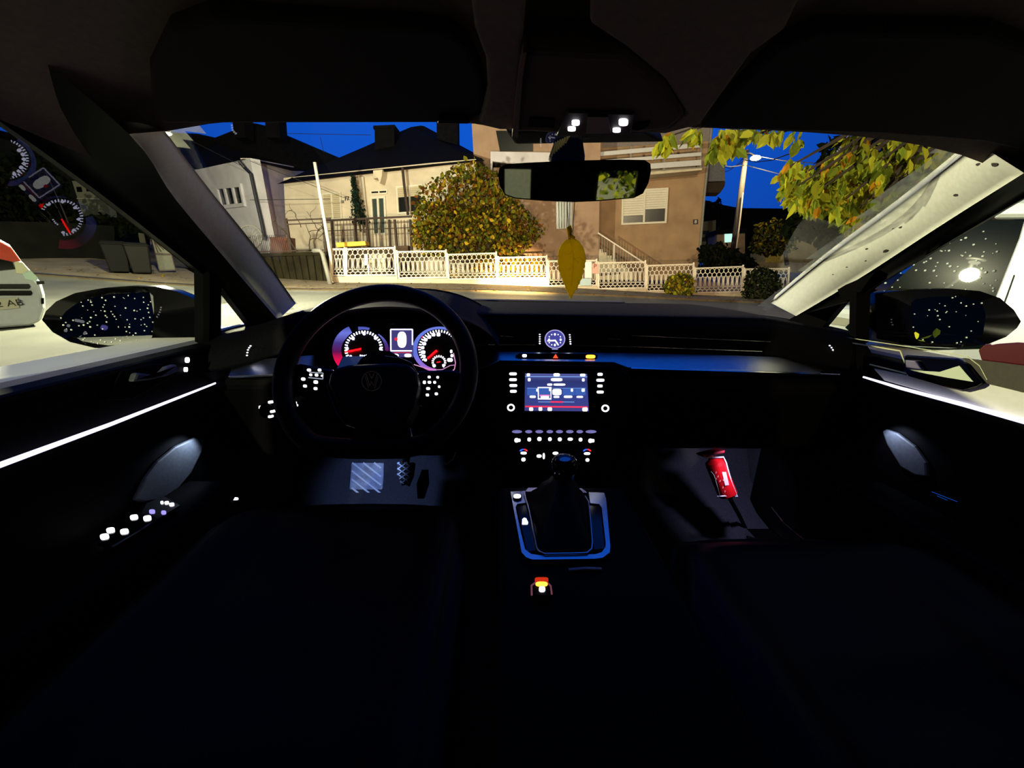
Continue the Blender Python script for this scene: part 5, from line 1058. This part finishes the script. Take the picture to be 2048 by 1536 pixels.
# ================================================================== mirrors
def drops(par, pl, poly, n, rmin, rmax, d=0.0):
    xs = [p[0] for p in poly]; ys = [p[1] for p in poly]; b = MB(); k = 0
    while k < n:
        x, y = random.uniform(min(xs), max(xs)), random.uniform(min(ys), max(ys))
        if inpoly(x, y, poly): r_ = random.uniform(rmin, rmax); b.ball(pl.at(x, y, d), r_, 7, 5); k += 1
    o = b.build('water_drops', bpy.data.materials['water_drop'], par, smooth=True); o['kind'] = 'stuff'
def side_mirror(label, px0, X, n, H, GL, depth, nd):
    c = atx(*px0, X); pl = Pl(c, n); t = thing('side_mirror', label, 'mirror', c-V((0, 0, .08)))
    b = MB(); P = [pl.at(x, y, .014) for x, y in H]; ce = sum(P, V((0, 0, 0)))/len(P); back = -pl.n*depth
    lay = [(1.0, 0), (1.04, .25), (.98, .55), (.78, .85), (.4, 1.0)]; m_ = len(P); VS = []
    for s_, k in lay: VS += [ce+(p-ce)*s_+back*k for p in P]
    fs = [[i*m_+j, i*m_+(j+1) % m_, (i+1)*m_+(j+1) % m_, (i+1)*m_+j] for i in range(len(lay)-1) for j in range(m_)]+[[(len(lay)-1)*m_+j for j in range(m_)]]
    # rim around the glass
    G_ = [pl.at(x, y, .0) for x, y in GL]; g0 = len(VS); VS += [ce+(p-ce)*1.0 for p in G_]
    b.add(VS, fs)
    # bridge housing mouth to the glass edge by angle order
    import math as _m
    def ang(p): q = p-ce; return _m.atan2(q.dot(CU), q.dot(CR))
    A_ = sorted(range(m_), key=lambda i: ang(P[i])); N_ = 48; ring0 = []; ring1 = []
    def at_ang(L_, a):
        ps = sorted(L_, key=ang); an = [ang(p) for p in ps]
        for i in range(len(ps)):
            a0, a1 = an[i], an[(i+1) % len(ps)]+(2*_m.pi if i == len(ps)-1 else 0)
            for aa in (a, a+2*_m.pi):
                if a0 <= aa <= a1: return ps[i].lerp(ps[(i+1) % len(ps)], (aa-a0)/max(1e-6, a1-a0))
        return ps[0]
    for k in range(N_): a = -_m.pi+2*_m.pi*(k+.5)/N_; ring0.append(at_ang(P, a)); ring1.append(at_ang(G_, a))
    b.add(ring0+ring1, [[k, (k+1) % N_, N_+(k+1) % N_, N_+k] for k in range(N_)])
    b.build('housing', m_gloss, t, smooth=True)
    b = MB(); ppoly(b, pl, GL, -.004, 0); b.build('mirror_glass', m_mirror, t)
    drops(t, pl, GL, nd, .0009, .0021)
    return t, pl
HL = [(84, 640), (92, 622), (112, 603), (150, 586), (200, 577), (260, 572.5), (310, 573), (350, 582), (385, 596), (406, 612), (408, 690), (330, 693), (260, 697), (190, 696), (140, 684), (105, 664)]
GLL = [(119, 640), (124, 630), (137, 618), (168, 598), (215, 589), (298, 584), (306, 590), (308, 615), (307, 650), (304, 676), (295, 685), (215, 691), (161, 682), (133, 660)]
sm1, _ = side_mirror('driver-side door mirror covered in bright raindrops', (215, 640), -.98, (.26, -.96, .05), HL, GLL, .10, 95)
HR = [(1750, 587), (1820, 579), (1900, 577), (1960, 582), (2000, 596), (2028, 620), (2042, 643), (2034, 656), (2012, 674), (1977, 688), (1915, 696), (1824, 692), (1753, 677)]
GLR = [(1822, 600), (1860, 594), (1920, 592), (1962, 602), (1972, 630), (1966, 668), (1938, 686), (1880, 688), (1832, 680), (1822, 640)]
sm2, _ = side_mirror('passenger-side door mirror, dark with a few raindrops', (1900, 640), .96, (-.30, -.94, .10), HR, GLR, .10, 28)
rm = thing('rearview_mirror', 'frameless dark rear-view mirror hanging below the overhead console', 'mirror', aty(1140, 300, .62))
PM_ = Pl(aty(1150, 362, .56), (-.06, -.99, -.13)); RMO = [(996, 350), (999, 336), (1012, 328), (1060, 325), (1150, 321), (1240, 319), (1290, 320), (1301, 328), (1302, 342), (1297, 366), (1286, 387), (1268, 396), (1200, 402), (1150, 404), (1090, 402), (1030, 397), (1010, 390), (1000, 372)]
b = MB(); P = [PM_.at(*q) for q in RMO]; ce = sum(P, V((0, 0, 0)))/len(P); VS = []; m_ = len(P)
for s_, k in ((1, 0), (1.0, -.014), (.9, -.026), (.6, -.034)): VS += [ce+(p-ce)*s_+PM_.n*k for p in P]
b.add(VS, [[i*m_+j, i*m_+(j+1) % m_, (i+1)*m_+(j+1) % m_, (i+1)*m_+j] for i in range(3) for j in range(m_)]+[[3*m_+j for j in range(m_)]]); b.build('housing', m_gloss, rm, smooth=True)
b = MB(); ppoly(b, PM_, [(1000+(x-1000)*.985+2, 361+(y-361)*.95) for x, y in RMO], -.002, .0008); b.build('mirror_glass', M('dimmed_mirror', (150, 158, 140), 0.02, 1.0), rm)
b = MB(); b.prism([aty(1096, 330, .60), aty(1176, 330, .60), aty(1168, 285, .63), aty(1166, 262, .64), aty(1118, 262, .64), aty(1108, 296, .62)], (0, .03, .012)); b.build('mount', m_black, rm, bevel=.008)
b = MB(); b.prism([aty(1030, 290, .70), aty(1330, 285, .70), aty(1290, 262, .66), aty(1010, 262, .66)], (0, .02, .02)); b.build('sensor_cover', m_black, rm, bevel=.005)
b = MB(); PMS = Pl(aty(1115, 300, .598), (-.3, -.95, -.1))
for i in range(7): x = 1104+i*4.6; bar(b, PMS, (x, 312-i*4.2), (x+8, 284-i*2.2), 2.0, .0, .003)
b.build('pale_mount_stripe', M('stripe_pale_light', (190, 190, 140), .4), rm)  # light on the stripes by the mount is put into pale bars
# hanging leaf air freshener
lf = thing('leaf_air_freshener', 'yellow leaf-shaped air freshener hanging on a cord from the mirror', 'air freshener', aty(1142, 595, .575))
PLV = Pl(aty(1142, 530, .575), (.05, -.99, -.05)); LP = [(420, 540), (360, 560), (300, 622), (262, 700), (246, 785), (256, 800), (247, 850), (251, 890), (262, 930), (256, 975), (280, 1020), (290, 1065), (312, 1100), (325, 1160), (352, 1200), (355, 1245), (385, 1285), (400, 1325), (418, 1350), (430, 1382), (448, 1350), (458, 1318), (482, 1285), (492, 1262), (520, 1238), (530, 1195), (552, 1160), (560, 1130), (585, 1095), (590, 1040), (612, 1010), (606, 960), (628, 930), (622, 880), (640, 862), (630, 760), (604, 665), (545, 580), (480, 535)]
lc = lambda x, y: (1080+x/6.98, 400+y/6.98)
m_lf = LEAFM('freshener_yellow', (214, 190, 22), .55); [setattr(e_, 'color', (*lin((214, 190, 22)), 1)) for n_ in m_lf.node_tree.nodes if n_.bl_idname == 'ShaderNodeValToRGB' for e_ in n_.color_ramp.elements]
b = MB(); ppoly(b, PLV, [lc(*q) for q in LP], -.0012, .0012); b.build('leaf_blade', m_lf, lf)
b = MB(); m_vein = GLASS('freshener_vein', (.95, .95, .85), .12, .3, (255, 236, 120), 20); 0 and [setattr(e_, 'color', (*lin((255, 236, 120)), 1)) for n_ in m_vein.node_tree.nodes if n_.bl_idname == 'ShaderNodeValToRGB' for e_ in n_.color_ramp.elements]
for P_, r_ in (([(415, 545), (440, 640), (462, 740), (468, 840), (458, 960), (450, 1060), (438, 1200)], .0009), ([(468, 800), (500, 840), (540, 880)], .0006), ([(464, 700), (430, 740), (380, 765)], .0006), ([(462, 930), (430, 955), (395, 980)], .0006), ([(466, 820), (560, 800), (610, 850)], .0005)): b.tube([PLV.at(*lc(*q), .0012) for q in P_], r_, 6)
b.build('vein', m_vein, lf)
b = MB(); b.tube([PLV.at(*lc(*q)) for q in ((415, 548), (408, 480), (392, 400), (388, 385), (400, 380), (415, 430), (425, 490), (480, 535))], .0022, 8); b.tube([PLV.at(*lc(*q)) for q in ((425, 490), (438, 430), (425, 375), (412, 360))], .0016, 8); b.build('stem_loop', m_lf, lf, smooth=True)
b = MB(); b.tube([aty(1134, 330, .60), aty(1134, 404, .578), PLV.at(1137, 456)], .0006, 5); b.tube([aty(1149, 330, .60), aty(1149, 404, .578), PLV.at(1145, 474)], .0006, 5); b.build('cord', m_rubber, lf)

# ================================================================== roof fittings
PV_ = Pl((0, .50, 1.279), (0, -.247, -.969))
def visor(label, P): t = thing('sun_visor', label, 'sun visor', PV_.at(*P[0])); b = MB(); ppoly(b, PV_, P, -.016, 0); b.build('visor_flap', M('visor_cloth', (40, 34, 33), .95, var=.1, scale=160), t, bevel=.006, seg=3); return t
v1 = visor('dark folded sun visor above the steering wheel', [(322, 250), (900, 249), (955, 253), (972, 242), (972, 205), (964, 150), (940, 95), (905, 66), (860, 58), (420, 30), (340, 60), (300, 140), (305, 220)])
b = MB(); ppoly(b, PV_, [(878, 226), (932, 226), (940, 238), (874, 238)], .0, .006); b.build('visor_clip', m_black, v1, bevel=.002)
visor('dark folded sun visor above the passenger seat', [(1396, 258), (1440, 262), (1600, 266), (1760, 271), (1955, 286), (2080, 312), (2120, 120), (1980, 66), (1640, 60), (1560, 92), (1480, 170), (1412, 240)])
oc = thing('overhead_console', 'overhead console with four lit reading-lamp buttons above the rear-view mirror', 'console', PV_.at(1200, 250))
POC = Pl((0, .5, 1.2675), (0, -.22, -.975))
b = MB(); ppoly(b, POC, [(1028, 266), (1042, 140), (1050, 95), (1250, 105), (1330, 170), (1372, 235), (1340, 262), (1250, 272), (1130, 272)], -.03, 0); b.build('housing', M('console_cloth', (84, 66, 64), .9, var=.08), oc, bevel=.008, seg=3)
b = MB(); ppoly(b, POC, [(1024, 268), (1037, 140), (1046, 95), (1053, 95), (1046, 140), (1036, 268)], -.01, .004); b.build('trim_edge', M('console_edge', (120, 98, 92), .8), oc)
b = MB(); ppoly(b, POC, [(1056, 250), (1060, 234), (1110, 236), (1108, 252)], 0, .002); b.build('microphone_slot', m_black, oc); b = MB(); ppoly(b, POC, [(1262, 254), (1275, 243), (1300, 240), (1296, 250), (1276, 258)], 0, .002); b.build('microphone_slot', m_black, oc)
b = MB(); ppoly(b, POC, [(1112, 268), (1136, 218), (1270, 222), (1262, 262), (1226, 266)], 0, .003); lp = b.build('lamp_unit', M('lamp_unit_dark', (36, 26, 26), .6), oc, bevel=.002)
b = MB(); ppoly(b, POC, [(1176, 224), (1216, 224), (1222, 258), (1172, 258)], .003, .005); b.build('lamp_lens', M('lamp_lens', (70, 52, 48), .4), lp)
each(lp, 'button_light', e_white, POC, [(1151.5, 237.5, 16, 9), (1143.5, 250, 16, 7), (1247, 236.5, 19, 12), (1233.5, 252.5, 16, 7)], .003, .005, 14, 2.8)
b = MB(); ppoly(b, POC, [(936, 256), (960, 252), (976, 200), (972, 130), (950, 70), (930, -80), (1060, -80), (1046, 85), (1034, 268), (1000, 268), (965, 260)], -.03, -.004); ppoly(b, POC, [(1340, 262), (1372, 235), (1330, 170), (1250, 105), (1180, 60), (1180, -80), (1640, -80), (1570, 70), (1500, 120), (1415, 236), (1400, 258), (1330, 276), (1250, 273)], -.03, -.004); struct(b.build('trim_7', m_head, bevel=.008, seg=3), 'roof lining around the overhead console')

# ================================================================== seats
def seat(label, x0, x1, y1, zt, grp='front seats'):
    cx_ = (x0+x1)/2; w = x1-x0; t = thing('seat', label, 'seat', (cx_, .3, .32), grp)
    def cush(u, v):
        x = x0+w*u; y = .06+(y1-.06)*v; s_ = abs(2*u-1); y -= .15*s_**6*v; z = zt+.035*sstep(.55, .85, s_)*(1-.5*v)-.05*sstep(.9, 1, s_)-.05*sstep(.88, 1, v)-.02*(1-v)+.004*math.sin(v*26)*(1-s_); return (x, y, z)
    b = MB(); b.grid(cush, 24, 24, (0, 0, -.13)); b.build('seat_cushion', m_leather, t, smooth=True)
    b = MB(); b.box((cx_, .3, .43), (w*.84, .46, .18)); b.build('seat_base', m_black, t, bevel=.02)
    def back(u, v):
        x = x0+.02+(w-.04)*u*1.0; s_ = abs(2*u-1); z = zt-.04+.46*v; y = .03-.17*v+.05*sstep(.5, .85, s_)-.10*sstep(.9, 1, s_)-.03*sstep(.92, 1, v)-.12; k = 1-.14*v; return (cx_+(x-cx_)*k, y, z)
    b = MB(); b.grid(back, 20, 20, (0, -.11, 0)); b.build('backrest', m_leather, t, smooth=True)
    b = MB(); b.box((cx_, -.34, zt+.56), (.23, .09, .15)); b.build('headrest', m_leather, t, bevel=.035, seg=3)
    return t
seat('black driver seat, cushion edge below the steering wheel', -.61, -.155, .74, .672)
seat('black passenger seat beside the centre console', .18, .66, .63, .665)
t = thing('rear_bench', 'black rear bench seat', 'seat', (0, -1.2, .32)); b = MB(); b.box((0, -1.1, .52), (1.36, .55, .30)); b.build('seat_cushion', m_leather, t, bevel=.05, seg=3); b = MB(); b.box((0, -1.5, .72), (1.36, .16, .44)); b.build('backrest', m_leather, t, bevel=.05, seg=3)

# ================================================================== footwells
PF = Pl(aty(732, 985, 1.14), (0, -.75, .66)); t = thing('footrest', 'ribbed footrest plate at the left of the driver footwell', 'footrest', aty(732, 1018, 1.12))
Qf = Q(PF, (702, 925), (768, 925), (762, 1035), (694, 1035)); b = MB(); Qf.box(b, 0, 0, 1, 1, -.03, 0); b.build('plate', M('footrest_plastic', (150, 158, 182), .6, var=.3, scale=40, bump=.3), t, bevel=.004)
b = MB()
for i in range(-3, 9):
    y0 = 925+i*17; P_ = [(706, y0), (764, y0+44)]; 
    x0, x1 = 0, 1; a_, c_ = (704, y0), (763, y0+46)
    if c_[1] > 1034 or a_[1] < 926:
        if a_[1] < 926: f = (926-a_[1])/(c_[1]-a_[1]); a_ = (a_[0]+(c_[0]-a_[0])*f, 926)
        if c_[1] > 1034: f = (1034-a_[1])/(c_[1]-a_[1]); c_ = (a_[0]+(c_[0]-a_[0])*f, 1034)
    if c_[1]-a_[1] > 4: bar(b, PF, a_, c_, 3.4, 0, .004)
b.build('rib', M('footrest_rib', (214, 222, 238), .55), t)
PP = Pl(aty(812, 955, 1.02), (0, -.72, .69)); t = thing('brake_pedal', 'brake pedal with a crosshatched pad in the driver footwell', 'pedal', aty(812, 972, 1.02))
PAD = [(794, 925), (830, 925), (827, 950), (818, 972), (810, 968), (803, 970), (795, 952)]; b = MB(); ppoly(b, PP, PAD, -.012, 0); b.build('pad', m_rubber, t, bevel=.002)
b = MB()
for k in range(-2, 6):
    for a_, c_ in (((795, 928+k*11), (829, 928+k*11-24)), ((795, 904+k*11), (829, 904+k*11+24))):
        pts = [(a_[0]+(c_[0]-a_[0])*i/24, a_[1]+(c_[1]-a_[1])*i/24) for i in range(25)]; ins = [p for p in pts if inpoly(*p, PAD)]
        if len(ins) > 3: bar(b, PP, ins[0], ins[-1], 2.0, 0, .003)
b.build('pad_rib', M('pedal_metal', (170, 180, 200), .4, .3), t)
b = MB(); b.tube([PP.at(812, 925, -.02), PP.at(812, 915, -.04)+V((0, .12, .22))], .011, 8); b.build('arm', m_black, t, smooth=True)
b = MB(); b.box((-.325, 1.03, .50), (.02, .08, .05)); b.build('pivot', m_black, t)
b = MB(); b.grid(lambda u, v: (-.62+.42*u, .66+.42*v, floor_z(.66+.42*v)+.012), 8, 10, (0, 0, -.008)); mt = tag(b.build('floor_mat', m_carpet, smooth=True), 'grey floor mat with a pale edge in the driver footwell', 'mat')
b = MB(); b.tube([atz(x, y, .335) for x, y in ((775, 1030), (778, 1008), (788, 992), (800, 987), (850, 981), (880, 978))], .0035, 6); b.build('mat_edge', M('mat_edge_pale', (150, 150, 156), .8), mt)
b = MB(); b.grid(lambda u, v: (.22+.42*u, .66+.42*v, floor_z(.66+.42*v)+.012), 8, 10, (0, 0, -.008)); tag(b.build('floor_mat', m_carpet, smooth=True), 'dark floor mat in the passenger footwell', 'mat')
for sx, P_ in ((-1, ((556, 1073), (572, 1054), (590, 1030))), (1, ((1543, 1014), (1565, 1042), (1600, 1072), (1617, 1085)))):
    b = MB(); b.tube([atx(x, y, sx*.70) for x, y in P_], .0018, 6); b.box((sx*.72, .55, .345), (.09, .9, .03))
    tag(b.build('sill_plate', m_chrome), 'shiny door sill plate at the driver side' if sx < 0 else 'shiny door sill plate at the passenger side', 'sill plate')
lamp('driver_footwell_light', 'SPOT', (-.47, .98, .625), 2.0, (160, 188, 255), aim=(-.47, 1.14, .42), spot_size=math.radians(92), spot_blend=.5, shadow_soft_size=.012)
lamp('passenger_footwell_light', 'SPOT', (.555, .90, .683), 3.0, (210, 206, 255), aim=(.66, 1.10, .42), spot_size=math.radians(84), spot_blend=.7, shadow_soft_size=.012)
b = MB()
# red canister
rc = thing('red_canister', 'red canister with a white label in a bright wire bracket in the passenger footwell', 'canister', aty(1455, 992, .98))
PRC = Pl(aty(1440, 950, .98), (0, -.95, .3)); tpc, btc = PRC.at(1428, 922), PRC.at(1455, 988); ax = (btc-tpc).normalized(); rr = (PRC.at(1455, 950)-PRC.at(1420, 957)).length*.5
b = MB(); b.lathe(tpc, ax, [(rr*.35, -.012), (rr*.55, -.006), (rr*.95, .002), (rr, .012), (rr, (btc-tpc).length), (rr*.9, (btc-tpc).length+.004)], 28); b.build('body', M('canister_red', (214, 16, 24), .35), rc, smooth=False)
b = MB(); ppoly(b, PRC, [(1397, 908), (1420, 902), (1443, 898), (1442, 904), (1418, 908), (1402, 913)], -.02, .02); b.build('cap', M('cap_red', (170, 20, 40), .4), rc, bevel=.003)
b = MB(); ppoly(b, PRC, [(1411, 913), (1419, 908), (1423, 913)], .0, .01); b.tube([tpc-ax*.012, tpc-ax*.024], .007, 8); b.build('nozzle', m_chrome, rc)
b = MB(); b.tube([PRC.at(x, y, rr*.75) for x, y in ((1409, 913), (1412, 916), (1447, 914), (1452, 925), (1463, 965), (1475, 993), (1450, 992), (1434, 993))], .0022, 8); b.tube([PRC.at(x, y, rr*.9) for x, y in ((1422, 943), (1428, 950), (1440, 992))], .001, 6); b.build('wire_bracket', M('bracket_bright', (232, 232, 238), .3, .2), rc, smooth=True)
PLB = Pl(tpc+PRC.n*(rr+.0006), PRC.n); b = MB(); ppoly(b, PLB, [(1444, 944), (1452, 944), (1458, 970), (1450, 971)], -.001, .0005); b.build('label', M('label_pink_white', (232, 190, 200), .6), rc)
b = MB()
for x, y in ((1432, 945), (1436, 953), (1440, 962), (1446, 975), (1432, 958), (1450, 983), (1447, 960)): pill(b, PLB, x, y, 2.2, 5, -.001, .0004, 8, 2, .35)
b.build('printing', M('print_pale', (226, 120, 120), .6), rc)
b = MB(); b.tube([btc, aty(1478, 1030, 1.02), aty(1494, 1062, 1.03), atz(1500, 1085, floor_z(1.04))], .006, 8); b.build('stand', m_black, rc, smooth=True)
# bonnet of the own car, seen over the corner of the dashboard
b = MB(); b.grid(lambda u, v: ((lambda x, y: (x, y, .972-.02*(abs(x)/.9)**4-.06*(v**1.5)-.10*sstep(.75, 1, v)))((-.91+1.82*u)*(1-.10*v*v), (1.70+1.0*v)-.28*abs(2*u-1)**4*(1-v))), 30, 16, (0, 0, -.03))
tag(b.build('bonnet', m_ext, smooth=True), 'pale bonnet of the own car just beyond the windscreen', 'bonnet')
for sx in (-1, 1):
    b = MB(); b.prism([(sx*.91, 1.14, .945), (sx*.91, 1.45, .945), (sx*.90, 2.55, .80), (sx*.90, 2.6, .45), (sx*.91, 1.14, .36)], (sx*-.03, 0, 0))
    tag(b.build('front_wing', m_ext, bevel=.01), 'pale front wing of the own car at the driver side' if sx < 0 else 'pale front wing of the own car at the passenger side', 'car wing')
